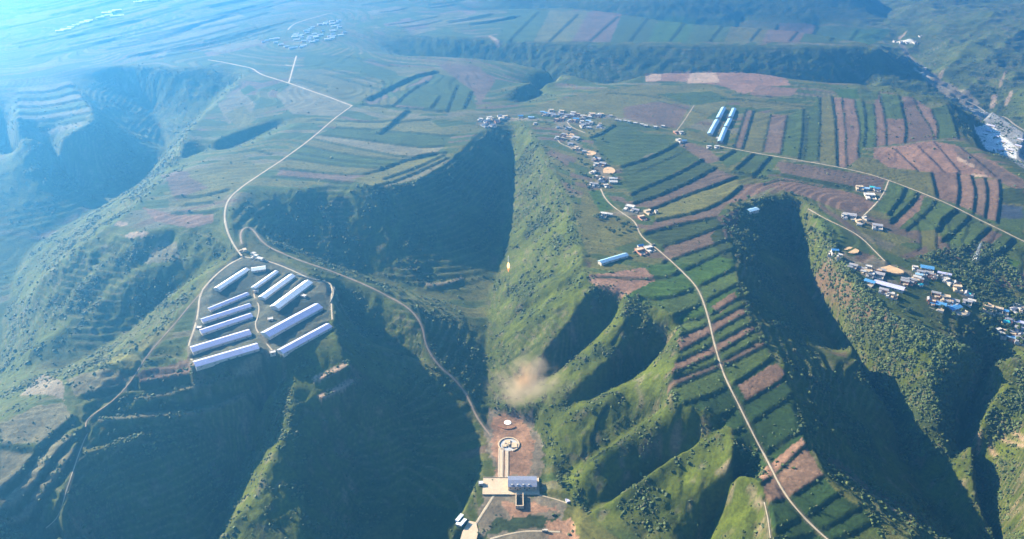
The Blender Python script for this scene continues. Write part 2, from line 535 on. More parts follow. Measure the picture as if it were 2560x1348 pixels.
# ------------------------------------------------------------------ ground colours (plain surface colours of what grows there)
CG = dict(
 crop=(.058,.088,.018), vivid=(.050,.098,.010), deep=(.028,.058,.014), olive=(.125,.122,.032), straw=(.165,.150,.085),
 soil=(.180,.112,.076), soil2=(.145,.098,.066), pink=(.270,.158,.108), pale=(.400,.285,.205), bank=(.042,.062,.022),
 grass=(.086,.110,.012), scrub=(.040,.058,.012), rust=(.340,.195,.122), loess=(.300,.215,.140), white=(.70,.68,.66), grey=(.30,.30,.30),
 dust=(.21,.175,.125), path=(.40,.33,.25))
COLR = np.zeros((NR,NC,3))
n1 = fbm(GX,GY,70,4,off=2.2); n2 = fbm(GX,GY,17,3,off=8.8); n3 = fbm(GX,GY,240,3,off=4.4)
def mixc(A, c, w): return A*(1-w[...,None])+np.array(c)*w[...,None]
COLR[:] = CG['olive']
COLR = mixc(COLR, CG['crop'], np.clip(0.5+1.1*n3,0,1))
COLR = mixc(COLR, CG['soil2'], np.clip(1.6*n1-0.35,0,0.6))
sl = slopeness
COLR = mixc(COLR, CG['grass'], np.clip(sl*1.4,0,1))
COLR = mixc(COLR, CG['scrub'], np.clip(sl*1.2,0,1)*np.clip(0.45+1.5*n1+0.9*n2,0,1))
COLR = mixc(COLR, CG['dust'], np.clip(sl*1.2,0,1)*np.clip(1.5*n2-0.9*n1-0.42,0,0.55))
_gx, _gy = gradient(blur(Z,2)); _st = np.clip((np.hypot(_gx,_gy)-.85)/.5,0,1)
COLR = mixc(COLR, CG['loess'], .5*_st*np.clip(2.2*n2+1.2*n1-.15,0,1))
COLR = mixc(COLR, CG['straw'], .9*BENCH)
COLR = mixc(COLR, CG['bank'], .6*BENCHD)
# strip fields over the level ground: bands that follow the land, cut into lots
_lv = np.clip(1-slopeness*3, 0, 1)
_th = 0.22+0.9*fbm(GX,GY,900,2,off=6.6)
_v = GY*np.cos(_th)+GX*np.sin(_th)+55*fbm(GX,GY,260,3,off=12.3)
_bw = 21.0
_vi = np.floor(_v/_bw).astype(int); _vf = _v/_bw-_vi
_u = GX*np.cos(_th)-GY*np.sin(_th)+(_vi*67 % 97)
_ui = np.floor(_u/165).astype(int)
_h = _P[(_P[_vi & 1023]+_ui*7) & 1023] % 9
_pal = np.array([CG[c] for c in ('crop','olive','soil2','olive','crop','straw','crop','crop','olive')])
_w = (0.9*_lv*(GY < 5200))[...,None]
COLR = COLR*(1-_w)+_pal[_h]*(1+.1*n2[...,None])*_w
_b = np.clip(1-np.minimum(_vf,1-_vf)*_bw/(1.5+GY/1600), 0, 1)*_lv*np.clip(.6+2*n3,0,1)
COLR = mixc(COLR, CG['bank'], .95*_b)
Z += _lv*2.2*((_vf-.5)*np.clip((1-_vf)*6,0,1))
del _th, _v, _vi, _vf, _u, _ui, _h, _w, _b
def paint(poly, col, mottle=0.22, amt=1.0, rag=1.6):
    poly = densify(np.vstack([poly, poly[:1]]), 5.0)[:-1]
    poly = poly+rag*np.column_stack([perlin(poly[:,0]/11,poly[:,1]/11)+perlin(poly[:,0]/4,poly[:,1]/4)*.5, perlin(poly[:,0]/11+50,poly[:,1]/11)+perlin(poly[:,0]/4+9,poly[:,1]/4)*.5])
    ii, jj = inpoly(poly)
    if len(ii) == 0: return
    k = RNG.uniform(0.86, 1.14)
    m = 1+mottle*(n2[ii,jj]+n1[ii,jj])
    c = np.array(CG[col] if isinstance(col, str) else col)[None]*k*m[:,None]
    COLR[ii,jj] = COLR[ii,jj]*(1-amt)+c*amt
def paint_line(P, R, col, amt=1.0, ragged=0.5):
    n = near(P, R*1.6)
    if n is None: return
    ii, jj, D, sd, ar, tot = n
    e = D-R*(1+ragged*n2[ii,jj])
    w = np.clip(0.5-e/1.6, 0, 1)*amt
    COLR[ii,jj] = COLR[ii,jj]*(1-w[:,None])+np.array(CG[col])*w[:,None]

# ------------------------------------------------------------------ fields (outlines sighted on the ground)
def F(col, *pts, mottle=0.22, rag=1.6): paint(dropl(pts), col, mottle, 1.0, rag)
# --- right plateau
F('olive',(1330,262),(1600,214),(1780,212),(1840,245),(1760,300),(1690,330),(1520,292))
F('soil2',(1560,268),(1640,255),(1725,264),(1690,322),(1560,296))
F('crop',(1640,235),(1780,228),(1830,250),(1730,264))
F('pink',(1612,186),(1700,179),(1900,183),(1965,197),(1975,212),(1925,216),(1845,230),(1800,213),(1700,203),(1614,205))
F('pale',(1738,180),(1762,180),(1800,206),(1718,208))
F('pale',(1612,188),(1660,184),(1650,202),(1612,204))
F('pink',(1850,208),(1895,213),(1893,224),(1862,236),(1840,230))
F('soil',(1897,213),(1995,222),(1980,240),(1872,238))
F('olive',(1850,247),(2010,262),(2010,275),(1850,268))
VL = [[(1866,275),(1835,370)],[(1884,278),(1856,372)],[(1927,287),(1907,380)],[(1968,290),(1952,385)],[(2009,273),(2007,341),(1997,397)],[(2019,282),(2017,341),(2009,400)],
      [(2051,242),(2049,341),(2045,402)],[(2080,242),(2090,312),(2093,416)],[(2104,245),(2113,312),(2117,419)],[(2135,250),(2152,326),(2145,369),(2148,395)],
      [(2158,253),(2166,312),(2160,366)],[(2184,262),(2191,326),(2189,366)],[(2196,228),(2214,296),(2217,363)],[(2248,239),(2267,312),(2262,357)],
      [(2284,245),(2301,279),(2329,321),(2335,349)],[(2329,273),(2346,312),(2343,346)],[(2368,262),(2385,300),(2396,346)]]
VC = ['soil2','olive','soil2','crop','bank','crop','olive','soil','soil','crop','crop','soil','soil','soil2','soil','crop']
for a, b, c in zip(VL[:-1], VL[1:], VC): F(c, *a, *b[::-1])
F('vivid',(2082,222),(2145,222),(2148,248),(2098,243)); F('crop',(2150,222),(2194,228),(2196,250),(2152,250))
F('crop',(2200,232),(2250,240),(2268,300),(2215,296))
F('pink',(2185,370),(2240,366),(2330,351),(2385,362),(2430,385),(2475,400),(2560,452),(2600,500),(2480,445),(2400,435),(2330,432),(2220,418),(2185,395), mottle=.3)
F('soil2',(2380,365),(2475,402),(2600,480),(2600,500),(2480,445),(2400,400), mottle=.3)
F('pale',(2395,392),(2440,415),(2432,420),(2390,398)); F('pale',(2430,432),(2470,440),(2466,446),(2428,438))
F('soil',(2329,433),(2394,433),(2400,476),(2391,512),(2343,495)); F('soil',(2400,436),(2425,439),(2439,481),(2431,529),(2397,512))
F('soil2',(2433,445),(2459,445),(2470,481),(2459,543),(2439,535)); F('soil',(2467,447),(2495,450),(2501,476),(2490,554),(2464,546))
F('olive',(2150,395),(2185,397),(2220,420),(2328,434),(2340,492),(2222,450),(2120,424))
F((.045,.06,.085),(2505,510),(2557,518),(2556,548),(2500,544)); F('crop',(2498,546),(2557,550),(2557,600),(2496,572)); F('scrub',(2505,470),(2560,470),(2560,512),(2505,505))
F('soil2',(1944,402),(2214,447),(2203,484),(2138,470),(1952,433)); F('scrub',(1952,433),(2138,467),(2132,478),(1958,445))
F('soil',(1907,459),(1958,445),(2138,484),(2191,509),(2163,532),(2093,523),(1997,487),(1933,470))
F('soil',(1775,520),(1860,500),(1930,470),(1905,456),(1860,462),(1846,485))
SLN = [[(2222,452),(2190,510),(2180,525)],[(2266,468),(2257,491),(2221,538)],[(2296,482),(2279,509),(2225,557)],[(2340,503),(2325,524),(2267,576)],[(2396,522),(2360,545),(2344,578)],
       [(2431,536),(2404,565),(2356,603)],[(2473,570),(2443,597),(2412,630)],[(2533,599),(2506,628),(2450,655)]]
for a, b, c in zip(SLN[:-1], SLN[1:], ['crop','crop','soil','crop','crop','crop','soil2']): F(c, *a, *b[::-1])
F('crop',(2310,490),(2338,503),(2325,524),(2267,576),(2245,572),(2300,525)); F('crop',(2520,575),(2535,598),(2506,628),(2455,655),(2440,640),(2490,600))
F('vivid',(2475,665),(2510,640),(2552,655),(2515,690)); F('soil',(2470,682),(2520,702),(2565,678),(2565,722),(2500,718))
F('crop',(2535,600),(2570,618),(2570,650),(2545,640))
F('crop',(2030,535),(2108,574),(2145,592),(2080,615),(2045,570)); F('straw',(2120,572),(2240,610),(2225,628),(2155,598)); F('olive',(2180,570),(2290,600),(2250,612),(2190,590))
F('soil2',(2250,640),(2315,615),(2320,630),(2262,650)); F('soil2',(2150,628),(2190,640),(2170,662),(2130,650))
# --- upper part of the near ridge
F('crop',(1478,345),(1540,312),(1690,352),(1556,420),(1500,385)); F('crop',(1556,420),(1700,360),(1750,400),(1580,487),(1560,455))
F('olive',(1460,480),(1500,472),(1590,556),(1600,600),(1470,640),(1440,560)); F('vivid',(1470,478),(1505,475),(1545,520),(1500,530))
F('crop',(1835,372),(1880,380),(1840,410),(1815,420),(1800,395)); F('crop',(1885,382),(1925,390),(1880,440),(1830,430)); F('crop',(1928,392),(1950,398),(1915,445),(1885,440))
F('soil2',(1700,348),(1770,372),(1800,400),(1770,410),(1690,358))
RL = [[(1578,487),(1632,461),(1703,430),(1758,399)],[(1585,508),(1656,487),(1727,454),(1789,420)],[(1628,525),(1703,492),(1775,468),(1841,442)],[(1640,552),(1751,530),(1822,496),(1853,465)],
      [(1610,585),(1700,560),(1790,545)],[(1660,615),(1731,594),(1812,565)],[(1660,655),(1777,615),(1822,600)],[(1480,690),(1660,700),(1731,665),(1835,625)],
      [(1570,745),(1660,750),(1749,715),(1838,670)],[(1690,790),(1749,761),(1843,712)],[(1696,812),(1774,790),(1850,745)],[(1690,850),(1781,807),(1858,765)],
      [(1700,880),(1785,832),(1865,785)],[(1690,905),(1788,860),(1872,812)],[(1678,940),(1800,880),(1892,825)],[(1667,965),(1790,912),(1905,848)],
      [(1671,985),(1802,920),(1918,862)],[(1700,1017),(1817,975),(1930,896)],[(1802,1044),(1862,1007),(1968,946)],[(1835,1080),(1945,1015),(1985,985)],
      [(1830,1160),(1925,1131),(2012,1078)],[(1906,1208),(1960,1163),(2018,1112)],[(1918,1262),(1980,1242),(2056,1190)],[(1935,1325),(2020,1290),(2100,1235)],[(1945,1365),(2050,1330),(2155,1270)],[(1950,1390),(2100,1350),(2200,1300)]]
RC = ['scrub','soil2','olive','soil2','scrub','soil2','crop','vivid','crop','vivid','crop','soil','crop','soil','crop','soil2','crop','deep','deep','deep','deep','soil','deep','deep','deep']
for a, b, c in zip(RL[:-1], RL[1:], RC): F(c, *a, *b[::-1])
F('soil2',(1790,545),(1850,520),(1845,555),(1835,600)); F('pink',(1468,690),(1612,668),(1640,700),(1570,738),(1490,716)); F('vivid',(1610,668),(1700,655),(1735,668),(1640,700))
F('soil',(1845,960),(1940,905),(1962,930),(1950,960),(1866,1006)); F('pink',(1895,1190),(1985,1110),(2008,1090),(2012,1112),(1960,1163),(1906,1206))
F('soil',(1778,768),(1836,728),(1842,748),(1800,785)); F('scrub',(1800,560),(1835,650),(1800,640),(1775,590))
# --- left plateau
PLL = [[(778,298),(873,303),(955,306),(1075,300)],[(841,318),(955,325),(1081,336),(1130,340)],[(797,336),(928,352),(1051,369),(1110,365)],[(780,346),(928,378),(1027,396),(1090,385)],[(750,362),(873,388),(1005,402)],
       [(725,380),(873,404),(983,415)],[(715,394),(846,413),(955,421)],[(700,420),(800,432),(901,437),(955,425)],[(690,440),(764,445),(879,458)]]
for a, b, c in zip(PLL[:-1], PLL[1:], ['olive','crop','straw','olive','crop','crop','olive','soil2']): F(c, *a, *b[::-1])
F('olive',(850,450),(940,466),(1010,447),(1120,393),(1040,395),(955,425),(880,450)); F('straw',(960,470),(1050,445),(1130,396),(1090,405),(1000,445))
F('straw',(742,200),(880,262),(840,292),(730,285),(690,240)); F('crop',(760,130),(900,150),(990,180),(1000,200),(880,180),(760,165)); F('olive',(745,170),(960,216),(930,245),(890,258),(730,205))
F('crop',(985,262),(1070,205),(1092,182),(1180,205),(1190,272),(1110,279)); F('soil2',(1090,160),(1190,165),(1240,200),(1200,262),(1180,225))
F('straw',(545,260),(600,225),(640,260),(620,300),(570,310)); F('olive',(560,285),(610,262),(640,300),(600,325)); F('vivid',(600,225),(625,212),(640,225),(610,238))
F('olive',(430,470),(560,480),(560,500),(420,520)); F('soil',(356,519),(445,537),(534,533),(534,555),(473,572),(392,555)); F('soil2',(400,440),(470,430),(520,470),(440,500))
F('olive',(470,440),(600,380),(660,430),(610,465),(560,490))
# --- barn hill and the ridge to its left
F((.105,.108,.075),(585,642),(700,655),(790,695),(830,722),(826,800),(700,895),(492,915),(470,880),(490,770),(530,690))
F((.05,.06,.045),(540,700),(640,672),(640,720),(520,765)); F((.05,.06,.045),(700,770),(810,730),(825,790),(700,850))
F('straw',(165,948),(270,915),(338,936),(310,962),(255,978),(190,990)); F('olive',(240,916),(300,876),(372,880),(345,930)); F('olive',(305,872),(440,800),(430,840),(375,880))
F('straw',(0,1065),(90,1015),(160,1008),(180,1045),(100,1115),(0,1110)); F('straw',(0,1120),(85,1131),(50,1190),(0,1235))
F('straw',(5,1285),(70,1238),(107,1188),(153,1128),(185,1090),(150,1085),(60,1190),(0,1245)); F('straw',(0,1318),(107,1244),(171,1173),(195,1112),(155,1130),(75,1240),(0,1290))
F('soil2',(340,935),(470,900),(490,925),(350,955)); F('pale',(775,945),(862,905),(874,914),(800,958)); F('pale',(790,990),(872,952),(882,964),(802,1000))
F('dust',(110,935),(160,960),(160,1000),(50,990)); F('straw',(400,600),(440,602),(450,650),(350,660))
# --- terraced hill and far ground
for k, yy in enumerate((215,232,249,266,283,300,317)):
    F(['straw','crop'][k%2],(45,yy+4),(130,yy+2),(225-abs(k-4)*12,yy-14),(228-abs(k-4)*10,yy+1),(130,yy+17),(45,yy+19))
for k in range(10):
    x0 = 1240+k*95
    F(['crop','olive','soil2','crop','vivid'][k%5],(x0+40,20+k*5.5),(x0+135,24+k*5.5),(x0+95,105),(x0,105))
for k in range(26):
    x0 = RNG.uniform(-40,560); y0 = RNG.uniform(12,150); w = RNG.uniform(60,190)
    F(['straw','crop','soil2','olive'][k%4],(x0,y0),(x0+w,y0-w*.22),(x0+w+15,y0-w*.22+9),(x0+12,y0+10))
for k in range(14):
    x0 = RNG.uniform(880,1180); y0 = RNG.uniform(5,80); w = RNG.uniform(50,110)
    F(['straw','crop','soil2','olive'][k%4],(x0,y0),(x0+w,y0-w*.16),(x0+w+10,y0-w*.16+9),(x0+12,y0+10))
# --- launch site ground, river bed
SITE = dropl([(1222,1030),(1335,1035),(1365,1110),(1352,1235),(1432,1262),(1420,1365),(1140,1365),(1190,1250),(1212,1180),(1215,1090)])
flatten(SITE, -170.0, 14.0)
F('dust',(1222,1026),(1330,1030),(1360,1105),(1352,1196),(1240,1198),(1212,1100), mottle=.5, rag=6); F('rust',(1236,1034),(1310,1036),(1338,1110),(1322,1188),(1246,1192),(1226,1100), mottle=.6, rag=6); F('dust',(1210,1230),(1345,1236),(1420,1262),(1400,1360),(1190,1360), mottle=.4, rag=6)
F('scrub',(1020,1265),(1140,1275),(1150,1365),(1000,1365), rag=6); F('rust',(1255,1255),(1365,1262),(1400,1275),(1320,1290),(1290,1300),(1270,1290), mottle=.5, rag=6); F('bank',(1240,1296),(1330,1290),(1400,1290),(1405,1318),(1300,1322),(1215,1345), rag=7, mottle=.4)  # bank patch: slope's shade painted as dark ground colour, no slope is raised here
F('rust',(1365,1300),(1430,1300),(1450,1360),(1365,1360), mottle=.5, rag=6)
F('grey',(2395,258),(2450,300),(2500,380),(2570,430),(2600,400),(2520,310),(2440,258)); F('dust',(2230,100),(2260,110),(2345,195),(2450,258),(2420,270),(2320,205))
flatten(dropl([(2434,312),(2474,306),(2550,370),(2540,398),(2462,374)]), None, 14)
F((.85,.85,.85),(2436,314),(2472,308),(2546,372),(2538,396),(2466,374), mottle=.03)
F('white',(2230,101),(2290,106),(2300,112),(2232,106), rag=4)
for L_, R_, c_ in (([(2250,96),(2262,84)],7,'pale'),([(2480,268),(2486,240)],7,'pale'),([(2515,262),(2528,230)],5,'pale'),([(2345,200),(2356,176)],6,'loess'),([(2500,215),(2512,180)],4,'loess'),([(2290,175),(2320,192)],6,'white')): paint_line(dropl(L_), R_, c_, .8, .9)
for L_, R_, c_ in (([(1225,90),(1245,112)],7,'pale'),([(325,588),(362,584)],8,'pale'),([(295,560),(312,562)],6,'pale')): paint_line(dropl(L_), R_, c_, .8, .9)

for L_, R_ in (([(1360,283),(1440,292),(1510,290)],16),([(1400,300),(1420,340),(1440,370),(1480,385),(1510,420),(1500,455)],15),([(1200,308),(1265,296),(1340,298)],10),([(1520,290),(1660,318)],6),
              ([(2085,630),(2180,680),(2240,715)],13),([(2190,660),(2300,700)],17),([(2300,680),(2370,700)],11),([(2330,750),(2390,760)],13),([(2400,725),(2500,785),(2560,815)],13),([(2120,540),(2165,555)],9),([(2145,475),(2200,485)],9),([(1505,537),(1625,530)],8)):
    paint_line(dropl(L_), R_, 'dust', .8, .8)
# ------------------------------------------------------------------ terrace steps
def riser(pts, h=3.5, w=2.6, L=15.0, bank=2.6, col='bank', px=True):
    P = dropl(pts) if px else np.asarray(pts)
    P = smooth_line(P, 1)
    d = P[-1]-P[0]
    if (abs(d[0]) >= abs(d[1]) and d[0] < 0) or (abs(d[0]) < abs(d[1]) and d[1] < 0): P = P[::-1]
    n = near(P, L*2.4+w)
    if n is None: return P
    ii, jj, D, sd, ar, tot = n
    endf = np.clip((np.minimum(ar, 1-ar)*tot+8)/8, 0, 1)
    Dw = D*sd+1.2*n2[ii,jj]
    Z[ii,jj] += h/2*np.tanh(Dw/w*1.3)*np.exp(-np.maximum(D-w,0)/L)*endf
    if bank:
        e = np.abs(Dw+0.4*bank)-bank
        wt = np.clip(0.5-e/1.6, 0, 1)*(endf>0.9)
        COLR[ii,jj] = COLR[ii,jj]*(1-wt[:,None])+np.array(CG[col])*wt[:,None]
    return P
HEDGES = []
for L in RL[:5]: HEDGES.append(riser(L, 4.2, 3.2, 14, 3.0))
for L in RL[5:]: HEDGES.append(riser(L, 3.2, 2.6, 12, 1.7))
for L in ([(1476,344),(1504,335),(1537,313)],[(1554,416),(1609,401),(1668,375),(1699,356)],[(1800,400),(1840,376)],[(1840,425),(1885,384)],[(1883,441),(1926,392)],[(1830,430),(1920,447)]):
    HEDGES.append(riser(L, 4.5, 3.2, 14, 4.0))
HEDGES.append(riser([(1592,430),(1651,406),(1699,385)], 2, 2, 10, 1.6))
for k, L in enumerate(VL): HEDGES.append(riser(L, [2.2,3.4,1.6][k%3], 2.6, 14, [1.8,3.2,1.4][k%3]))
for k, L in enumerate(SLN[1:]): HEDGES.append(riser(L, [4.5,4.5,3.5,7,5,5,6][k], 3.5, 14, [3.2,4.2,2.4,6.0,3.6,4,5][k]))
for L in ([(2239,374),(2296,428)],[(2296,366),(2360,431)],[(2335,355),(2400,431)],[(2402,369),(2487,439)]): riser(L, 3.0, 2.6, 16, 1.6, 'soil2')
for L in ([(2329,433),(2343,495)],[(2394,433),(2400,476),(2393,512)],[(2428,440),(2440,481),(2434,529)],[(2462,446),(2470,481),(2462,545)],[(2497,450),(2503,480),(2493,556)]): riser(L, 4.0, 3.0, 14, 2.6)
for L in ([(1520,232),(1640,240),(1730,262)],[(1640,250),(1760,285)],[(1800,246),(1880,250),(2010,268)],[(1850,236),(1980,246)],[(1952,440),(2050,456),(2138,474)],[(1910,462),(1960,448),(2060,468)]):
    HEDGES.append(riser(L, 2.6, 2.6, 14, 2.2))
for L in PLL: riser(L, 3.6, 4.0, 18, 3.4)
for L in ([(805,169),(873,186),(969,213)],[(819,186),(887,205),(950,225)],[(838,139),(923,150),(983,166)],[(748,199),(824,218)],[(901,261),(1010,269),(1106,279)],[(983,265),(1027,227),(1070,205)],
          [(1078,270),(1100,240)],[(1117,279),(1144,213)],[(1160,273),(1180,229)],[(955,424),(1037,391),(1114,382)],[(939,467),(1010,445),(1120,393)],[(627,372),(682,385)],[(960,448),(1040,420),(1110,388)]):
    HEDGES.append(riser(L, 4.0, 4.0, 18, 4.0))
HEDGES.append(riser([(920,251),(983,218),(1037,191),(1092,180)], 8, 7, 22, 9)); HEDGES.append(riser([(1021,276),(983,309),(950,336)], 6, 6, 20, 8))
for L in ([(438,491),(498,494),(570,473)],[(463,512),(534,505)],[(427,533),(534,530)]): riser(L, 4.5, 3.5, 16, 3.0)
for L in ([(238,918),(338,936)],[(303,875),(360,893)],[(206,992),(256,980),(313,964)],[(4,1115),(85,1131)]): riser(L, 5.0, 3.0, 14, 3.2)
for L in ([(185,1050),(150,1078),(100,1124),(53,1188),(0,1238)],[(199,1082),(153,1128),(107,1188),(71,1238),(0,1288)],[(199,1110),(171,1171),(107,1242),(0,1316)]): HEDGES.append(riser(L, 8.0, 4.0, 14, 3.6))
for L in ([(490,925),(560,912),(650,893)],[(330,962),(420,950),(520,935),(640,908),(690,900)],[(290,1005),(400,990),(500,968),(590,945),(660,920)],[(300,1030),(420,1015),(520,1000),(600,985)]): HEDGES.append(riser(L, 8.0, 4.5, 12, 4.0))
for k, yy in enumerate((224,241,258,275,292,309)): riser([(45,yy+8),(130,yy+6),(226-abs(k-4)*10,yy-10)], 5, 6, 20, 3.0)
for k in range(9):
    x0 = 1275+k*100; riser([(x0,103),(x0+70,30+k*5.5)], 4, 6, 24, 2.6)
for k in range(40):
    x0 = RNG.uniform(-40,560); y0 = RNG.uniform(15,150); w = RNG.uniform(140,320)
    riser([(x0,y0),(x0+w*.5,y0-w*.1),(x0+w,y0-w*.24)], 4.5, 7, 30, 3.5)
for k in range(10):
    x0 = RNG.uniform(880,1180); y0 = RNG.uniform(10,80); w = RNG.uniform(60,130)
    riser([(x0,y0),(x0+w*.5,y0-w*.06),(x0+w,y0-w*.17)], 4.5, 7, 30, 3.5)
# benches on the lit scrub slopes at the far right and loess arcs
for k in range(9):
    t = k/8
    riser([(2180+t*90,960+t*120),(2290+t*60,985+t*110),(2395-t*20,1005+t*100)], 5, 3, 9, 2.0)
for L in ([(2490,1062),(2505,1095),(2560,1118)],[(2520,1055),(2540,1085),(2590,1100)],[(2436,1095),(2446,1130)],[(2470,1105),(2490,1140)]): riser(L, 6, 3, 9, 2.2, 'loess')
for L in ([(2042,692),(2110,730),(2165,778),(2240,815)],): paint_line(dropl(L), 4.5, 'soil', .8)
for L in ([(2090,1165),(2200,1240),(2330,1320),(2420,1380)],): paint_line(dropl(L), 10, 'soil2', .8); paint_line(dropl([(2120,1190),(2230,1270),(2300,1320)]), 5, 'loess', .8)
# faint footpaths and benches on the lit spurs
for L in ([(1480,1100),(1500,1040),(1516,1018)],[(1480,1100),(1510,1128)],[(1240,870),(1330,815),(1420,760)],[(1260,905),(1360,850)],[(1270,700),(1268,745)],[(1290,760),(1390,700),(1470,640)],[(660,1105),(735,1070),(757,1040)],[(1530,860),(1570,800)]):
    riser(L, 2.5, 1.8, 6, 1.4)

# narrow shelves that stand out from the shaded slopes and catch the sun
SHELVES = []
def shelf(pts, wid, col, lift=2.2):
    P = densify(smooth_line(dropl(pts), 2), 3.0); zz = bil(Z, P[:,0], P[:,1])
    for _ in range(10):
        e = np.pad(zz, 2, mode='edge'); zz = (e[:-4]+e[1:-3]+e[2:-2]+e[3:-1]+e[4:])/5
    cum = np.concatenate([[0],np.cumsum(np.linalg.norm(np.diff(P,axis=0),axis=1))]); cum /= cum[-1]
    ii, jj, D, sd, ar, tot = near(P, wid*1.3+5)
    zr = np.interp(np.clip(ar,0,1), cum, zz)+lift
    w = np.clip(1-(D-wid*.5)/(wid*.3+3), 0, 1)*((ar>-.01)&(ar<1.01))
    Z[ii,jj] = Z[ii,jj]*(1-w)+zr*w
    wt = np.clip(.8-(D-wid*.5-1.5*n2[ii,jj])/1.8, 0, 1)*((ar>-.01)&(ar<1.01))
    COLR[ii,jj] = COLR[ii,jj]*(1-wt[:,None])+np.array(CG[col])*wt[:,None]
    SHELVES.append(P)
shelf([(340,1000),(420,989),(520,969),(600,946),(655,916)], 7, 'straw', 4.0); shelf([(249,1052),(356,1045),(463,1041),(560,1022),(610,990)], 8, 'straw', 4.5)
shelf([(215,1138),(290,1120),(362,1088)], 9, 'olive', 6.0); shelf([(350,955),(430,936),(490,920)], 6, 'soil', 1.5)
shelf([(785,952),(835,932),(872,906)], 9, 'pale', 1.5); shelf([(800,1000),(845,978),(882,952)], 9, 'pale', 2.0)
shelf([(900,862),(960,872),(1040,905),(1100,950)], 9, 'olive', 2.0); shelf([(985,655),(1060,662)], 8, 'grass', 2.0); shelf([(1065,715),(1120,712),(1155,695)], 8, 'dust', 2.0)
# ------------------------------------------------------------------ roads
ROADS = []
def road(name, pts, wid, col, label, z_it=3):
    P = dropl(pts); P = smooth_line(P, 3); P = densify(P, 4.0)
    P = P[np.concatenate([[True], np.linalg.norm(np.diff(P,axis=0),axis=1)>0.5])]
    zz = bil(Z, P[:,0], P[:,1])
    for _ in range(12):
        e = np.pad(zz, 2, mode='edge'); zz = (e[:-4]+e[1:-3]+e[2:-2]+e[3:-1]+e[4:])/5
    n = near(P, wid*2.2+5)
    if n is not None:
        ii, jj, D, sd, ar, tot = n
        zr = np.interp(np.clip(ar,0,1), np.linspace(0,1,len(P)) if len(P) < 3 else np.concatenate([[0],np.cumsum(np.linalg.norm(np.diff(P,axis=0),axis=1))])/np.sum(np.linalg.norm(np.diff(P,axis=0),axis=1)), zz)
        w = np.clip(1-(D-wid*0.75-1.5)/(wid*0.8+3), 0, 1)
        Z[ii,jj] = Z[ii,jj]*(1-w)+zr*w
        wt = np.clip(0.6-(D-wid*0.5-.6-n2[ii,jj]*2.2)/2.0, 0, .6)
        COLR[ii,jj] = COLR[ii,jj]*(1-wt[:,None])+np.array(CG['dust'])*wt[:,None]
    ROADS.append((name, P, zz, wid, col, label))
CONC, DIRT = 'concrete', 'dirt'
road('farm_road',[(1502,472),(1510,492),(1530,515),(1560,535),(1590,556),(1600,590),(1640,620),(1700,672),(1745,720),(1770,785),(1785,860),(1810,940),(1850,1020),(1890,1100),(1915,1152),(1960,1230),(2010,1295),(2075,1362)],2.38,CONC,'pale concrete lane winding down the terraced near ridge')
road('farm_road',[(605,642),(585,615),(568,580),(560,540),(568,500),(600,470),(650,437),(720,390),(780,345),(830,300),(880,265)],3.22,CONC,'pale road climbing from the barns across the left plateau')
road('farm_road',[(880,265),(800,235),(722,208),(680,195),(648,184),(634,171),(590,162),(520,150)],4.20,CONC,'pale road along the left plateau towards the far village')
road('farm_road',[(722,207),(732,172),(741,140)],4.20,CONC,'short pale road up to the far village')
road('farm_road',[(735,166),(714,163)],3.50,CONC,'short spur off the far village road')
road('farm_road',[(604,641),(570,662),(530,697),(500,732),(495,790),(484,830),(471,862),(475,895),(490,916)],2.94,CONC,'pale track round the left side of the barns')
road('farm_track',[(528,702),(470,770),(420,830),(370,885),(335,945),(290,995),(215,1040),(215,1070)],1.82,DIRT,'dirt track along the ridge left of the barns')
road('farm_road',[(640,722),(633,738),(649,765),(646,790),(636,815),(652,842),(682,880)],2.10,CONC,'grey lane between the two blocks of barns')
road('farm_track',[(605,612),(600,588),(606,573),(622,567),(636,578),(652,602),(680,622),(760,656),(860,690),(960,735),(1024,770),(1057,815),(1064,865),(1096,915),(1140,950),(1170,992),(1192,1045),(1228,1092)],3.22,DIRT,'dirt road with a hairpin descending the spur to the launch site')
road('farm_road',[(1800,366),(1880,380),(2000,401),(2150,429),(2222,450),(2330,491),(2440,546),(2575,612)],2.80,CONC,'pale concrete road across the right plateau')
road('farm_road',[(2222,451),(2212,480),(2190,510),(2152,546)],2.52,CONC,'pale lane turning down to the small farmstead')
road('farm_road',[(2020,524),(2060,545),(2110,570),(2150,590),(2190,630),(2212,656)],2.24,CONC,'pale lane leading into the right village')
road('farm_road',[(605,642),(650,648),(700,662),(790,702),(834,722),(828,760),(831,800)],2.38,CONC,'pale track round the upper side of the barns')
road('farm_road',[(2390,243),(2450,262),(2520,300),(2580,338)],4.90,CONC,'pale road along the river valley')
road('village_lane',[(1417,300),(1422,314),(1440,324),(1462,332)],2.24,CONC,'curved pale lane among the upper village houses')
road('village_lane',[(1393,346),(1398,358),(1424,368),(1440,378)],2.10,CONC,'pale lane below the upper village')
road('village_lane',[(1207,303),(1235,302),(1268,294),(1330,297)],2.38,CONC,'pale lane linking the two plateaus')
road('field_path',[(1240,1231),(1215,1270),(1188,1312),(1168,1348),(1160,1362)],3.50,CONC,'concrete ramp leading away from the launch platform')
road('field_path',[(1346,1238),(1385,1247),(1416,1256)],1.96,CONC,'narrow concrete path to the small hut')
road('field_path',[(1225,1352),(1265,1336),(1320,1327),(1400,1330)],2.52,CONC,'curved lane below the launch site')
road('field_path',[(216,1072),(196,1140),(170,1220),(150,1265),(128,1356)],1.26,CONC,'thin pale path on the lower left terraces')
road('field_path',[(1912,1250),(1922,1300),(1925,1352)],1.40,CONC,'thin pale path below the near ridge')
road('field_path',[(2165,372),(2240,365),(2330,350),(2400,352)],1.68,DIRT,'thin path along the upper rim of the pink terraces')
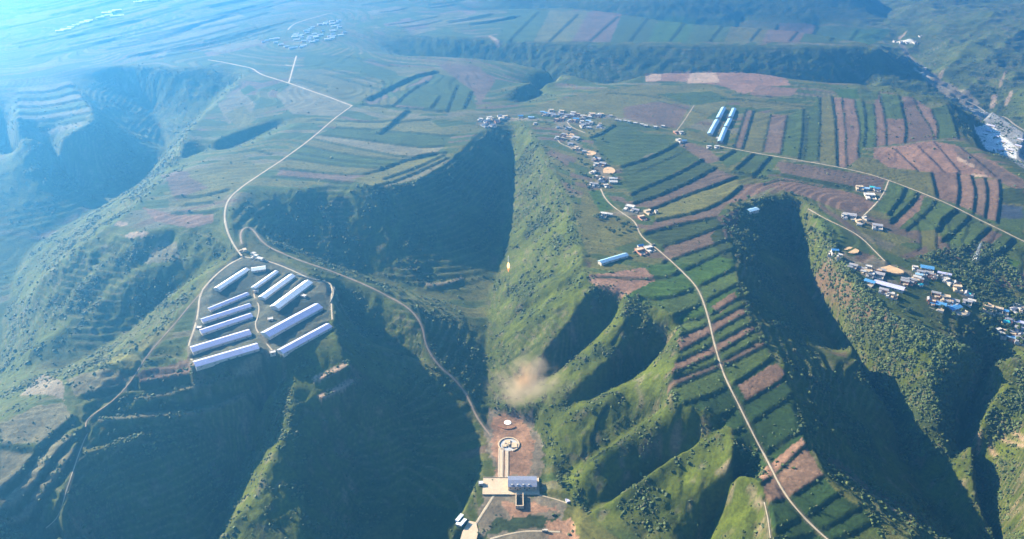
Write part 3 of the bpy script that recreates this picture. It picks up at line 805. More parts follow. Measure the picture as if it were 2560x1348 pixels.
road('field_path',[(720,75),(735,58),(830,32)],4.20,CONC,'pale road behind the far village')
road('field_path',[(1690,330),(1712,300),(1735,264)],1.82,CONC,'pale wall path beside the plateau field')
ROADMAT = {}
ROADMAT[CONC] = plain('road_concrete', (.33,.275,.20), .9, scale=.08, var=.28)
ROADMAT[DIRT] = plain('road_dirt', (.20,.15,.11), .95, scale=.08, var=.35)
for name, P, zz, wid, col, label in ROADS:
    T = np.gradient(P, axis=0); T /= np.maximum(np.linalg.norm(T,axis=1,keepdims=True),1e-6)
    N = np.stack([-T[:,1],T[:,0]],1)
    V = []; Fc = []
    jit = 1+0.22*perlin(P[:,0]/31, P[:,1]/31)+.14*perlin(P[:,0]/7, P[:,1]/7)
    for s, dz in ((-1,.18),(-.5,.34),(.5,.34),(1,.18)):
        q = P+N*(wid/2*s*jit)[:,None]
        V.append(np.column_stack([q, np.maximum(bil(Z,q[:,0],q[:,1]),zz)+dz]))
    V = np.stack(V,1).reshape(-1,3); k = len(P)
    for i in range(k-1):
        for a in range(3): Fc.append((i*4+a,(i+1)*4+a,(i+1)*4+a+1,i*4+a+1))
    o = npmesh(name, V, np.array(Fc)[:, ::-1], ROADMAT[col])
    tag(o, label, kind='structure')
# placed before the terrain sheet is written so that the ground can be levelled under the big sheds
BARNS = [
 (543,722,618,671,11,4.2,'white roofed barn at the upper left of the hill beside the track','sheet',False),
 (630,673,664,668,12,4.2,'short white barn at the top of the hill near the track junction','sheet',False),
 (634,719,692,677,8,3.8,'narrow white barn just below the short barn','sheet',False),
 (655,744,731,687,12,4.2,'white barn right of the narrow one with scrub behind it','sheet',False),
 (687,769,772,704,16,4.6,'wide white barn with a trimmed edge at the upper right of the hill','sheet',False),
 (524,772,620,733,9,3.8,'narrow grey white barn at the top of the left block, dark gaps along it','lav',False),
 (506,801,626,762,11,4.2,'second barn down in the left block, white and grey roofed','lav',False),
 (503,829,629,787,12,4.2,'third barn down in the left block with lavender grey roof','lav',False),
 (480,874,625,830,16,4.6,'fourth barn down in the left block, long lavender roof','lav',False),
 (488,911,645,865,16,4.6,'lowest barn of the left block above the terraced slope','lav',False),
 (664,838,797,765,19,5.0,'largest barn, long white roof at the right side of the hill','lav',False),
 (702,880,823,813,14,4.4,'lowest right barn at the edge of the hill above the hollow','lav',False)]
for bx in BARNS:
    a = np.array(drop(bx[0], bx[1]+6)); b = np.array(drop(bx[2], bx[3]+6)); d = b-a; L = np.hypot(*d)
    n = np.array([-d[1], d[0]])/L*(bx[4]/2+2.5); u = d/L*3
    flatten([a-u+n, a-u-n, b+u-n, b+u+n], None, 7.0)

# ------------------------------------------------------------------ terrain sheet
def build_terrain():
    m, nt, b = newmat('ground_cover')
    b.inputs['Roughness'].default_value = 0.95
    b.inputs['Specular IOR Level'].default_value = 0.1
    at = nt.nodes.new('ShaderNodeAttribute'); at.attribute_name = 'cover'
    tc = nt.nodes.new('ShaderNodeTexCoord')
    no = nt.nodes.new('ShaderNodeTexNoise'); no.inputs['Scale'].default_value = 0.22; no.inputs['Detail'].default_value = 6; no.inputs['Roughness'].default_value = 0.62
    no2 = nt.nodes.new('ShaderNodeTexNoise'); no2.inputs['Scale'].default_value = 0.02; no2.inputs['Detail'].default_value = 5
    mr = nt.nodes.new('ShaderNodeMapRange'); mr.inputs['From Min'].default_value = .3; mr.inputs['From Max'].default_value = .7; mr.inputs['To Min'].default_value = .62; mr.inputs['To Max'].default_value = 1.38
    mr2 = nt.nodes.new('ShaderNodeMapRange'); mr2.inputs['From Min'].default_value = .3; mr2.inputs['From Max'].default_value = .7; mr2.inputs['To Min'].default_value = .8; mr2.inputs['To Max'].default_value = 1.2
    mu = nt.nodes.new('ShaderNodeMath'); mu.operation = 'MULTIPLY'
    mx = nt.nodes.new('ShaderNodeMix'); mx.data_type = 'RGBA'; mx.blend_type = 'MULTIPLY'; mx.inputs[0].default_value = 1
    nt.links.new(tc.outputs['Object'], no.inputs['Vector']); nt.links.new(tc.outputs['Object'], no2.inputs['Vector'])
    nt.links.new(no.outputs[0], mr.inputs[0]); nt.links.new(no2.outputs[0], mr2.inputs[0])
    nt.links.new(mr.outputs[0], mu.inputs[0]); nt.links.new(mr2.outputs[0], mu.inputs[1])
    nt.links.new(at.outputs['Color'], mx.inputs[6]); nt.links.new(mu.outputs[0], mx.inputs[7])
    nt.links.new(mx.outputs[2], b.inputs['Base Color'])
    bp = nt.nodes.new('ShaderNodeBump'); bp.inputs['Strength'].default_value = 0.55; bp.inputs['Distance'].default_value = 1.6
    nt.links.new(no.outputs[0], bp.inputs['Height']); nt.links.new(bp.outputs[0], b.inputs['Normal'])
    V = np.stack([GX, GY, Z], -1).reshape(-1,3)
    idx = np.arange(NR*NC).reshape(NR,NC)
    F = np.stack([idx[:-1,:-1], idx[:-1,1:], idx[1:,1:], idx[1:,:-1]], -1).reshape(-1,4)
    o = npmesh('terrain', V, F, m, smooth=True)
    ca = o.data.color_attributes.new('cover', 'FLOAT_COLOR', 'POINT')
    C = np.ones((NR*NC,4), np.float32); C[:,:3] = np.clip(0.60*COLR.reshape(-1,3), 0.004, 0.9)
    ca.data.foreach_set('color', C.ravel())
    tag(o, 'green and brown terraced hills cut by deep valleys', kind='structure')
    return o

HAZE_DENSITY = 2.05e-4
HAZE_COLOR = (0.085, 0.405, 1.0)
HAZE_G = 0.68
def build_haze():
    hm = bpy.data.materials.new('haze'); hm.use_nodes = True
    nt = hm.node_tree
    for n in list(nt.nodes): nt.nodes.remove(n)
    pv = nt.nodes.new('ShaderNodeVolumePrincipled')
    pv.inputs['Color'].default_value = (*HAZE_COLOR, 1)
    pv.inputs['Density'].default_value = HAZE_DENSITY
    pv.inputs['Anisotropy'].default_value = HAZE_G
    ou = nt.nodes.new('ShaderNodeOutputMaterial')
    nt.links.new(pv.outputs[0], ou.inputs['Volume'])
    mb = MB().quad_box(-5600, 5600, -400, 7400, float(Z.min())-1.5, 640)
    o = mb.build('haze', hm)
    tag(o, 'blue morning haze lying over the hills', kind='stuff')
    return o
terrain_sheet = build_terrain()

# ------------------------------------------------------------------ materials for built things
M = dict(
 sheet=plain('sheet_white', (.74,.74,.74), .5, var=.10, scale=.15), lav=plain('sheet_grey', (.40,.40,.58), .5, var=.10, scale=.2), blue=plain('sheet_blue', (.07,.22,.45), .45, var=.12, scale=.3),
 pblue=plain('sheet_pale_blue', (.26,.42,.58), .45, var=.10, scale=.3), teal=plain('sheet_teal', (.05,.45,.48), .45, var=.1), cream=plain('cream_render', (.44,.345,.235), .85, var=.12), white=plain('white_render', (.42,.38,.33), .85, var=.1),
 grey=plain('grey_cement', (.36,.36,.37), .9, var=.18), tile=plain('grey_tile', (.22,.22,.24), .85, var=.25, scale=2.0), brick=plain('red_brick', (.36,.17,.11), .9, var=.2), tan=plain('drying_grain', (.42,.28,.155), .95, var=.3, scale=.12),
 yard=plain('cement_yard', (.33,.28,.22), .9, var=.2, scale=.2), dark=plain('dark_opening', (.02,.022,.025), .6, var=.05), metal=plain('galvanised_metal', (.45,.47,.5), .4, .6, .08), wood=plain('timber_door', (.16,.09,.05), .8), glass=plain('window_glass', (.04,.06,.08), .12, spec=.6),
 conc=plain('site_concrete', (.44,.345,.245), .85, var=.16, scale=.25), black=plain('black_rubber', (.02,.02,.02), .8), roofpale=plain('pale_flat_roof', (.44,.42,.40), .8, var=.2), slate=plain('grey_roof', (.27,.26,.28), .7, var=.2), steel=plain('steel_blue_roof', (.15,.17,.25), .5), rust=plain('earth_bank', (.20,.09,.05), .95, var=.3), bark=plain('bark', (.10,.07,.045), .95))
for nm, c in (('leaf_dark',(.028,.046,.012)),('leaf_mid',(.046,.072,.016)),('leaf_light',(.070,.092,.022)),('leaf_olive',(.062,.066,.026))):
    M[nm] = plain(nm, c, .75, var=.30, scale=.5)

# ------------------------------------------------------------------ builders
def building(name, L, W, h, roof, wallm, roofm, rise=None, cap=False, doors=1, wins=0, court=None):
    """parts: wall, roof, door, window, ridge_vent; local x = long axis, base a little below 0"""
    root = empty(name, (0,0,0))
    lx, wy = L/2, W/2
    wl = MB()
    if roof == 'gable':
        rise = rise or W*0.22
        b = [(-wy,-3),(wy,-3),(wy,h),(0,h+rise-.02),(-wy,h)]
        v = [(-lx,y,z) for y,z in b]+[(lx,y,z) for y,z in b]
        wl.v = v; wl.f = [(0,1,2,3,4)[::1],(9,8,7,6,5)]+[(i,(i+1)%5+0 if False else i+5,(i+1)%5+5,(i+1)%5) for i in (0,1,4)]
        wl.build('wall', wallm, root)
        o, t = .7, .22
        sl = rise/wy
        for s in (-1, 1):
            ya, za = s*(wy+o), h-o*sl+.06
            q = [(-lx-o,ya,za),(lx+o,ya,za),(lx+o,0,h+rise+.06),(-lx-o,0,h+rise+.06)]
            qt = [(a,b_,c+t) for a,b_,c in q]
            f = [(0,1,2,3),(7,6,5,4),(0,4,5,1),(1,5,6,2),(2,6,7,3),(3,7,4,0)]
            meshobj('roof', q+qt, f if s > 0 else [x[::-1] for x in f], roofm, root)
        if cap: MB().quad_box(-lx*.96, lx*.96, -.55, .55, h+rise-.1, h+rise+.75).build('ridge_vent', M['sheet'], root)
    else:
        wl.quad_box(-lx,lx,-wy,wy,-3,h); wl.build('wall', wallm, root)
        rf = MB().quad_box(-lx-.3,lx+.3,-wy-.3,wy+.3,h+.003,h+.32)
        rf.build('roof', roofm, root)
        pr = MB()
        pr.quad_box(-lx-.3,lx+.3,-wy-.3,-wy,h+.324,h+.8).quad_box(-lx-.3,lx+.3,wy,wy+.3,h+.324,h+.8)
        pr.quad_box(-lx-.3,-lx,-wy+.004,wy-.004,h+.324,h+.8).quad_box(lx,lx+.3,-wy+.004,wy-.004,h+.324,h+.8)
        pr.build('parapet', wallm, root)
    for k in range(doors):
        x = (k+1)/(doors+1)*L-lx
        MB().quad_box(x-.8,x+.8,-wy-.07,-wy+.05,-.1,min(2.4,h-.5)).build('door', M['wood'], root)
    for k in range(wins):
        x = (k+.5)/wins*L-lx
        if doors and abs(x-((1)/(doors+1)*L-lx)) < 1.6: continue
        MB().quad_box(x-.7,x+.7,-wy-.06,-wy+.05,h*.35,h*.75).build('window', M['glass'], root)
    return root

def place_on(o, x, y, rz=0, dz=0.0, r=3.0):
    z = min(zat(x+a, y+b) for a, b in ((0,0),(r,0),(-r,0),(0,r),(0,-r)))
    zc = zat(x, y)
    o.location = (x, y, max(z, zc-1.2)+dz); o.rotation_euler = (0,0,rz)
    return o

_protos = {}
def house(kind):
    """cached prototypes, copied for each house"""
    K = dict(
     white_flat=(11,7,4.2,'flat','white','roofpale',1,3), cream_flat=(12,7,4.2,'flat','cream','cream',1,3), grey_gable=(13,6.5,3.8,'gable','grey','slate',1,3), tile_gable=(13,6.5,3.6,'gable','brick','tile',1,3),
     blue_gable=(13,7,4,'gable','white','blue',1,3), pale_gable=(14,7,4,'gable','white','pblue',1,3), long_lav=(30,8,4,'gable','white','lav',2,6), white_gable=(12,6.5,3.8,'gable','white','roofpale',1,3),
     teal_flat=(8,6,3.2,'gable','white','teal',1,1), pink_flat=(10,6.5,4,'flat','brick','cream',1,3), small_white=(6,4.5,3,'flat','white','roofpale',1,1), far_white=(14,7,4,'gable','white','sheet',0,0), long_pale=(36,9,4,'gable','white','pblue',2,6))
    if kind not in _protos:
        L, W, h, rf, wm, rm, d, w = K[kind]
        p = _protos[kind] = building('farmhouse', L, W, h, rf, M[wm], M[rm], doors=d, wins=w)
        if kind in ('white_flat','cream_flat','grey_gable','tile_gable','pink_flat','blue_gable'):
            cy = -W/2-9.0
            MB().quad_box(-L/2+.31,L/2-.31,cy+.31,-W/2-.31,-2.5,.25).build('courtyard', M['yard'], p)
            cw = MB().quad_box(-L/2,-L/2+.3,cy,-W/2-.303,-3,2.1).quad_box(L/2-.3,L/2,cy,-W/2-.303,-3,2.1)
            cw.quad_box(-L/2+.303,-1.4,cy,cy+.3,-3,2.1).quad_box(1.4,L/2-.303,cy,cy+.3,-3,2.1)
            cw.build('courtyard_wall', M[wm], p)
            if kind in ('white_flat','grey_gable','cream_flat'):
                MB().quad_box(-L/2+.32,-L/2+3.8,cy+1.2,-W/2-1.2,.253,2.7).build('side_room', M[wm], p)
                MB().quad_box(-L/2+.1,-L/2+4.1,cy+.9,-W/2-.9,2.703,2.95).build('side_room_roof', M['tile' if kind=='grey_gable' else rm], p)
        return _protos[kind]
    return copy_tree(_protos[kind])

def nth(k):
    t = ['','','twenty','thirty','forty','fifty','sixty'][(k+1)//10] if k >= 20 else ''
    if k < 20: return ORD[k]
    return (t[:-1]+'ieth') if (k+1) % 10 == 0 else t+'-'+ORD[(k+1) % 10-1]
ORD = ['first','second','third','fourth','fifth','sixth','seventh','eighth','ninth','tenth','eleventh','twelfth','thirteenth','fourteenth','fifteenth','sixteenth','seventeenth','eighteenth','nineteenth','twentieth']
LOOK = dict(white_flat='white flat roofed house', cream_flat='cream flat roofed house', grey_gable='grey metal roofed house', tile_gable='dark tiled brick house', blue_gable='blue roofed house', pale_gable='pale blue roofed house',
 long_lav='long grey metal roofed house', white_gable='white gabled house', teal_flat='small teal roofed house', pink_flat='brick house with cream flat roof', small_white='tiny white flat roofed hut', long_pale='long pale blue roofed house')
def village(items, place, group, rot=0.0):
    """items: (kind, px, py, turn degrees, scale)"""
    by = {}
    for it in items: by.setdefault(it[0], []).append(it)
    for kind, L in by.items():
        L.sort(key=lambda t: t[1])
        for k, (kd, px, py, a, sc) in enumerate(L):
            o = house(kd)
            x, y = drop(px, py)
            place_on(o, x, y, math.radians(a)+rot, r=3*sc)
            o.scale = (sc, sc, 1.0)
            lab = LOOK[kd]+' '+place if len(L) == 1 else f'{LOOK[kd]} {place}, {nth(k)} such from left'
            tag(o, lab, 'house', group)

# ------------------------------------------------------------------ the barns on the hill
def barn(px0, py0, px1, py1, W, h, label, roofm='sheet', cap=False):
    a = np.array(drop(px0, py0+6)); b = np.array(drop(px1, py1+6))
    c = (a+b)/2; d = b-a; L = float(np.hypot(*d)); rz = math.atan2(d[1], d[0])
    z = np.mean([zat(*(a+(b-a)*t)) for t in np.linspace(.05,.95,6)])
    o = building('poultry_barn', L, W, h, 'gable', M['white'], M[roofm], rise=W*.20, cap=cap, doors=0)
    for s in (-1, 1):
        MB().quad_box(s*L/2-.08, s*L/2+.08, -1.5, 1.5, -.2, 2.8).build('end_door', M['grey'], o)
    for k in range(5):
        x = -L*.42+k*L*.21
        MB().quad_box(x-1.2, x+1.2, -W/2-.08, -W/2+.05, 1.2, 2.2).build('window', M['glass'], o)
    o.location = (c[0], c[1], z-.05); o.rotation_euler = (0,0,rz)
    tag(o, label, 'barn', 'white roofed barns on the hill')
    # level ground under the barn
    n = np.array([-d[1], d[0]])/L*(W/2+2); u = d/L*2
    return o

# ------------------------------------------------------------------ scrub that nobody could count (one object per tone)
def ico():
    t = (1+5**.5)/2
    v = np.array([(-1,t,0),(1,t,0),(-1,-t,0),(1,-t,0),(0,-1,t),(0,1,t),(0,-1,-t),(0,1,-t),(t,0,-1),(t,0,1),(-t,0,-1),(-t,0,1)],float)
    v /= np.linalg.norm(v,axis=1,keepdims=True)
    f = np.array([(0,11,5),(0,5,1),(0,1,7),(0,7,10),(0,10,11),(1,5,9),(5,11,4),(11,10,2),(10,7,6),(7,1,8),(3,9,4),(3,4,2),(3,2,6),(3,6,8),(3,8,9),(4,9,5),(2,4,11),(6,2,10),(8,6,7),(9,8,1)])
    return v, f
IV, IF = ico()
def lumps(name, pos, size, mat, label, flat=.8):
    n = len(pos)
    V = IV[None]*(1+RNG.uniform(-.55,.55,(n,12,1)))
    a = RNG.uniform(0,6.28,n); c, s = np.cos(a), np.sin(a)
    X = V[...,0]*c[:,None]-V[...,1]*s[:,None]; Y = V[...,0]*s[:,None]+V[...,1]*c[:,None]
    st = RNG.uniform(.8,1.3,(n,1))
    V = np.stack([X*size[:,None]*st, Y*size[:,None]/st, (V[...,2]*flat+.35)*size[:,None]*RNG.uniform(.8,1.25,(n,1))], -1)+pos[:,None]
    Fs = (IF[None]+12*np.arange(n)[:,None,None]).reshape(-1,3)
    o = npmesh(name, V.reshape(-1,3), Fs, mat)
    return tag(o, label, kind='stuff')

AREA = ((2*GS/(NC-1))**2*ASP)[:,None]*np.ones((1,NC))
dens = np.clip(slopeness*1.3-.15,0,1)*np.clip(.08+2.4*n1+1.8*n2,0,1.3)*.011
dens += .0006*np.clip(n2+.2,0,1)
roadmask = np.zeros((NR,NC), bool)
for name, P, zz, wid, col, label in ROADS:
    nn = near(P, wid*.5+3.5)
    if nn is not None: roadmask[nn[0],nn[1]] = True
def boost(pts, amt, nz=0.5):
    ii, jj = inpoly(dropl(pts))
    if len(ii): dens[ii,jj] += amt*np.clip(.5+nz*(n2[ii,jj]*2+n1[ii,jj]),0,1.5)
boost([(1330,330),(1440,440),(1460,600),(1440,660),(1330,640),(1300,480)], .004)
boost([(2000,530),(2110,650),(2240,800),(2130,860),(2060,720),(2005,640)], .05)
boost([(2070,700),(2250,800),(2400,860),(2570,900),(2400,1000),(2200,930),(2110,840)], .05)
boost([(2120,850),(2400,870),(2400,1140),(2330,1150),(2150,960)], .034)
boost([(2440,960),(2570,920),(2570,1348),(2460,1348)], .03)
boost([(2290,640),(2480,600),(2570,720),(2570,900),(2480,880),(2400,700)], .03)
boost([(1800,550),(1870,500),(1990,490),(2000,540),(1850,640)], .024)
boost([(2060,1150),(2350,1300),(2560,1348),(2200,1348)], .014)
boost([(2230,20),(2560,0),(2560,250),(2480,260),(2340,190)], .004)
boost([(860,860),(1190,930),(1180,1000),(1000,960)], .012); boost([(650,570),(860,660),(1010,740),(860,680),(680,610)], .014)
boost([(1380,1090),(1430,1180),(1480,1290),(1420,1250),(1360,1110)], .02); boost([(1180,1255),(1260,1260),(1250,1310),(1190,1340)], .02)
boost([(700,960),(760,1000),(760,1100),(640,1250),(560,1348),(520,1348)], .008)
for P in HEDGES:
    nn = near(P, 4.0)
    if nn is not None:
        ii, jj, D, sd, ar, tot = nn
        k = (sd > 0) | (D < 1.5)
        dens[ii[k],jj[k]] += .006*np.clip(.4+2.2*n2[ii[k],jj[k]],0,2)
for P in SHELVES:
    nn = near(P, 5.0)
    ii, jj, D, sd, ar, tot = nn; dens[ii,jj] += .012*np.clip(.5+2*n2[ii,jj],0,1.6)*(D>1.5)
dens[roadmask] = 0
for poly in ([(585,642),(700,655),(790,695),(830,722),(826,800),(700,895),(492,915),(470,880),(490,770),(530,690)],):
    ii, jj = inpoly(dropl(poly)); dens[ii,jj] *= .06
ii, jj = inpoly(SITE); dens[ii,jj] *= .10
fade = np.clip(1.25-GY/2600, 0, 1)
inview = (np.abs(GX) < .70*GY+170) & (GY < 3200)
lam = (dens*AREA*fade*inview).ravel(); lam = np.minimum(lam, 1.2)
NB = 66000
pick = RNG.choice(NR*NC, size=NB, p=lam/lam.sum(), replace=True)
bi, bj = pick//NC, pick%NC
bx = GX[bi,bj]+RNG.uniform(-1,1,NB)*1.2; by = GY[bi,bj]+RNG.uniform(-1,1,NB)*1.4
bz = bil(Z, bx, by)
bs = np.exp(RNG.normal(math.log(1.0), .5, NB))
big = np.clip((dens[bi,bj]-.012)/.02, 0, 1)
bs = np.clip(bs*(1+big*.6), .4, 2.6)
tone = RNG.random(NB)+.5*n1[bi,bj]
pos = np.column_stack([bx,by,bz])
k = tone < .40; lumps('scrub', pos[k], bs[k], M['leaf_dark'], 'dark green scrub scattered over the valley slopes')
k = (tone >= .40)&(tone < .78); lumps('scrub', pos[k], bs[k], M['leaf_mid'], 'mid green bushes scattered over slopes and field banks')
k = (tone >= .78)&(tone < .95); lumps('scrub', pos[k], bs[k], M['leaf_light'], 'light green bushes scattered over slopes and field banks')
k = tone >= .95; lumps('scrub', pos[k], bs[k]*.9, M['leaf_olive'], 'olive dry bushes scattered over slopes and field banks')

# ------------------------------------------------------------------ trees one can tell apart
def tree_proto(seed, mat, H, R, lean=0.0, n=11, tall=1.0):
    r = np.random.default_rng(seed)
    root = empty('tree', (0,0,0))
    t = MB()
    t.lathe([(.34,-1.0),(.26,H*.2),(.18,H*.45),(.06,H*.72)], 6)
    for k in range(4):
        a = k*1.7+r.uniform(0,1); z = H*r.uniform(.25,.5)
        t.bar((0,0,z), (math.cos(a)*R*.6, math.sin(a)*R*.6, z+H*.2), .12)
    t.build('trunk', M['bark'], root)
    V = []; Fq = []; b = 0
    for k in range(n):
        a = r.uniform(0,6.28); rad = R*.62*math.sqrt(r.uniform(0,1)); hz = H*(.42+.46*tall*r.uniform(0,1)*(1-.45*rad/R))
        s = R*r.uniform(.32,.56)
        v = IV*(1+r.uniform(-.4,.4,(12,1)))*[s,s,s*.8]+[math.cos(a)*rad+lean*hz, math.sin(a)*rad, hz]
        V += [tuple(q) for q in v]; Fq += [tuple(int(x)+b for x in q) for q in IF]; b += 12
    for k in range(70):                                   # sprigs that break up the outline
        d = r.normal(0,1,3); d /= np.linalg.norm(d); d[2] = abs(d[2])*.9-.2
        c = np.array([d[0]*R*r.uniform(.7,1.08), d[1]*R*r.uniform(.7,1.08), H*.62+d[2]*H*.40])
        e1 = r.normal(0,1,3); e1 /= np.linalg.norm(e1); e2 = np.cross(e1, d); s = R*r.uniform(.10,.22)
        V += [tuple(c+e1*s), tuple(c+e2*s), tuple(c-e1*s*.8), tuple(c-e2*s*.6)]; Fq.append((b,b+1,b+2,b+3)); b += 4
    meshobj('crown', V, Fq, mat, root)
    return root
TP = [tree_proto(1,M['leaf_dark'],8,3.6), tree_proto(2,M['leaf_mid'],9,3.4), tree_proto(3,M['leaf_light'],7,3.2), tree_proto(4,M['leaf_olive'],6.5,3.0), tree_proto(5,M['leaf_mid'],11,2.4,tall=1.25), tree_proto(6,M['leaf_dark'],6,3.4,n=8)]
GROVES = {}
_tused = [False]*len(TP)
def put_tree(kind, x, y, sc, label, group):
    if not _tused[kind]: o = TP[kind]; _tused[kind] = True
    else: o = copy_tree(TP[kind])
    o.location = (x, y, zat(x,y)-.2); o.rotation_euler = (0,0,random.uniform(0,6.28)); o.scale = (sc*random.uniform(.9,1.15), sc, sc*random.uniform(.85,1.2))
    tag(o, label, 'tree', group); GROVES.setdefault(label, []).append(o)
def px_in(poly):
    xs = [p[0] for p in poly]; ys = [p[1] for p in poly]
    while True:
        x = random.uniform(min(xs),max(xs)); y = random.uniform(min(ys),max(ys)); ins = False
        for k in range(len(poly)):
            x1,y1 = poly[k]; x2,y2 = poly[(k+1)%len(poly)]
            if (y1 > y) != (y2 > y) and x < (x2-x1)*(y-y1)/(y2-y1)+x1: ins = not ins
        if ins: return x, y
_tpos = []

def grove(n, poly, kinds, label, group, sc=(.75,1.25), gap=3.2):
    for _ in range(n):
        for _try in range(12):
            x, y = drop(*px_in(poly))
            r, c = ij(x, y)
            if not roadmask[int(min(max(r,0),NR-1)), int(min(max(c,0),NC-1))] and all((x-a)**2+(y-b)**2 > gap*gap for a,b in _tpos): break
        _tpos.append((x,y)); put_tree(random.choice(kinds), x, y, random.uniform(*sc), label, group)
grove(44, [(2305,645),(2400,612),(2480,668),(2505,745),(2430,715),(2385,670),(2330,665)], [0,0,1,1,5], 'dark rounded tree in the grove above the right village', 'trees in the grove above the right village')
grove(40, [(2004,540),(2040,535),(2095,600),(2130,690),(2110,730),(2060,712),(2015,645)], [1,2,1,0,5], 'green tree on the bank edge between dark valley and right village', 'trees on the bank edge')
grove(40, [(2130,800),(2260,850),(2400,880),(2440,930),(2330,990),(2200,930),(2120,850)], [1,2,1,3,0], 'green tree on the scrubby spur below the right village', 'trees on the scrubby spur')
grove(34, [(2440,735),(2570,760),(2570,880),(2500,870),(2430,800)], [0,0,1,5], 'dark tree packed around the rightmost village houses', 'trees at the rightmost houses')
grove(24, [(2150,740),(2260,760),(2420,780),(2520,870),(2380,850),(2250,800)], [0,1,5], 'dark tree among the lower houses of the right village', 'trees among the lower right village')
grove(26, [(1800,505),(1870,492),(1985,480),(1995,525),(1900,545),(1830,560)], [0,0,1,5], 'dark tree crowded at the head of the right valley', 'trees at the valley head')
grove(22, [(1800,565),(1900,600),(1880,660),(1840,650)], [0,1,3], 'tree on the edge where terraces meet the right valley', 'trees on the terrace edge')
grove(24, [(1845,735),(1880,735),(1935,880),(1900,870)], [1,0,4], 'tree in the row along the right rim of the near ridge', 'trees along the ridge rim')
for px, py in ((1985,880),(2000,885),(2025,945),(2040,960),(2062,1063),(2098,1070),(2078,1085),(2110,1088),(2150,1128),(2168,1112),(2190,1148),(2175,1180),(2120,1030),(1895,712),(2330,1130)):
    x, y = drop(px, py); put_tree(random.choice([2,2,3]), x, y, random.uniform(.8,1.3), 'pale lone tree in the shade of the right valley floor', 'pale trees on the right valley floor')
grove(22, [(1345,305),(1420,310),(1500,330),(1530,410),(1560,450),(1500,450),(1420,375)], [0,1,1], 'green tree among the houses of the upper village', 'trees in the upper village')
grove(10, [(1430,395),(1480,420),(1520,470),(1470,475),(1440,440)], [0,1,2], 'tree on the slope just below the upper village', 'trees below the upper village')
grove(12, [(1480,540),(1540,550),(1590,570),(1530,590)], [0,0,1], 'dark tree around the dip below the crossroads houses', 'trees below the crossroads houses')
grove(14, [(665,580),(740,600),(820,650),(760,645),(690,612)], [1,2,2], 'light green tree beside the dirt road above the barns', 'trees beside the dirt road')
grove(10, [(990,650),(1050,650),(1060,680),(1000,685)], [2,3], 'pale tree on a ledge in the shaded valley slope', 'trees on the shaded ledge')
grove(10, [(1375,1130),(1410,1150),(1430,1230),(1400,1220)], [1,2,0], 'tree at the foot of the spur right of the launch site', 'trees at the foot of the spur')
grove(10, [(210,1130),(360,1085),(365,1100),(230,1150)], [2,2], 'bright green tree on the sunlit ledge at lower left', 'trees on the lower left ledge', sc=(.45,.7), gap=2)
for px, py in ((385,1114),(700,962),(575,1075),(1040,1000),(985,983),(1070,1068),(665,1290),(240,1320),(322,1330),(1232,988),(1180,900)):
    x, y = drop(px, py); put_tree(random.choice([2,3]), x, y, random.uniform(.5,.8), 'small pale bush tree alone in the shaded bowl', 'lone pale bush trees')
for lab, L in GROVES.items():
    L.sort(key=lambda o: o.location[0]/o.location[1])
    for k, o in enumerate(L): o['label'] = f'{lab}, {nth(k)} from left'
for k in range(len(TP)):
    if not _tused[k]:
        for ch in list(TP[k].children): bpy.data.objects.remove(ch)
        bpy.data.objects.remove(TP[k])

# ------------------------------------------------------------------ barns and villages
for bx in BARNS: barn(*bx)
UV = 'in the upper village'
def infill(n, lines, kinds, spread, rot, seed):
    r = random.Random(seed); out = []
    for _ in range(n):
        L = r.choice(lines); k = r.randrange(len(L)-1); t = r.random()
        out.append((r.choice(kinds), L[k][0]+(L[k+1][0]-L[k][0])*t+r.gauss(0,spread), L[k][1]+(L[k+1][1]-L[k][1])*t+r.gauss(0,spread*.55), rot+r.choice((0,0,0,90))+r.uniform(-9,9), r.uniform(.6,1.0)))
    return out
VK = ['white_flat','cream_flat','grey_gable','tile_gable','tile_gable','pink_flat','white_gable']
village([('cream_flat',1378,278,-12,1.1),('cream_flat',1404,280,-12,1.1),('white_flat',1433,284,-10,1.2),('cream_flat',1480,287,-10,1.3),('cream_flat',1503,288,-10,1.0),('grey_gable',1402,287,-10,1),('pink_flat',1445,288,-8,.9),
 ('white_gable',1457,292,-8,1),('blue_gable',1440,300,-12,1.1),('pale_gable',1471,305,-12,.9),('white_flat',1454,317,20,.8),('white_gable',1472,321,-12,.9),('grey_gable',1497,319,50,1.2),('white_gable',1395,321,10,.8),
 ('pink_flat',1404,299,-8,1.2),('grey_gable',1441,346,-35,1.3),('white_flat',1393,346,-20,.8),('cream_flat',1440,371,-30,.9),('white_flat',1449,376,-30,.7),('grey_gable',1494,399,-35,1.2),('tile_gable',1508,411,-35,1.1),
 ('white_flat',1485,432,-60,.8),('white_flat',1490,444,-35,.7),('white_gable',1533,449,-5,1.3),('white_gable',1533,457,-5,1.3),('grey_gable',1490,463,-8,1.1),('white_flat',1515,466,15,.8),('white_flat',1478,462,-5,.7),
 ('blue_gable',1367,286,-15,.9),('pale_gable',1357,283,-10,.8),('grey_gable',1385,290,-10,.9),('tile_gable',1418,290,-10,.9),('grey_gable',1422,322,-30,.9),('tile_gable',1410,338,-30,.8)]+infill(34,[[(1362,284),(1440,291),(1508,292)],[(1380,296),(1440,305),(1500,314)],[(1400,345),(1440,368),(1482,398),(1500,425),(1505,455)]],VK,6,-18,3), UV, 'houses of the upper village')
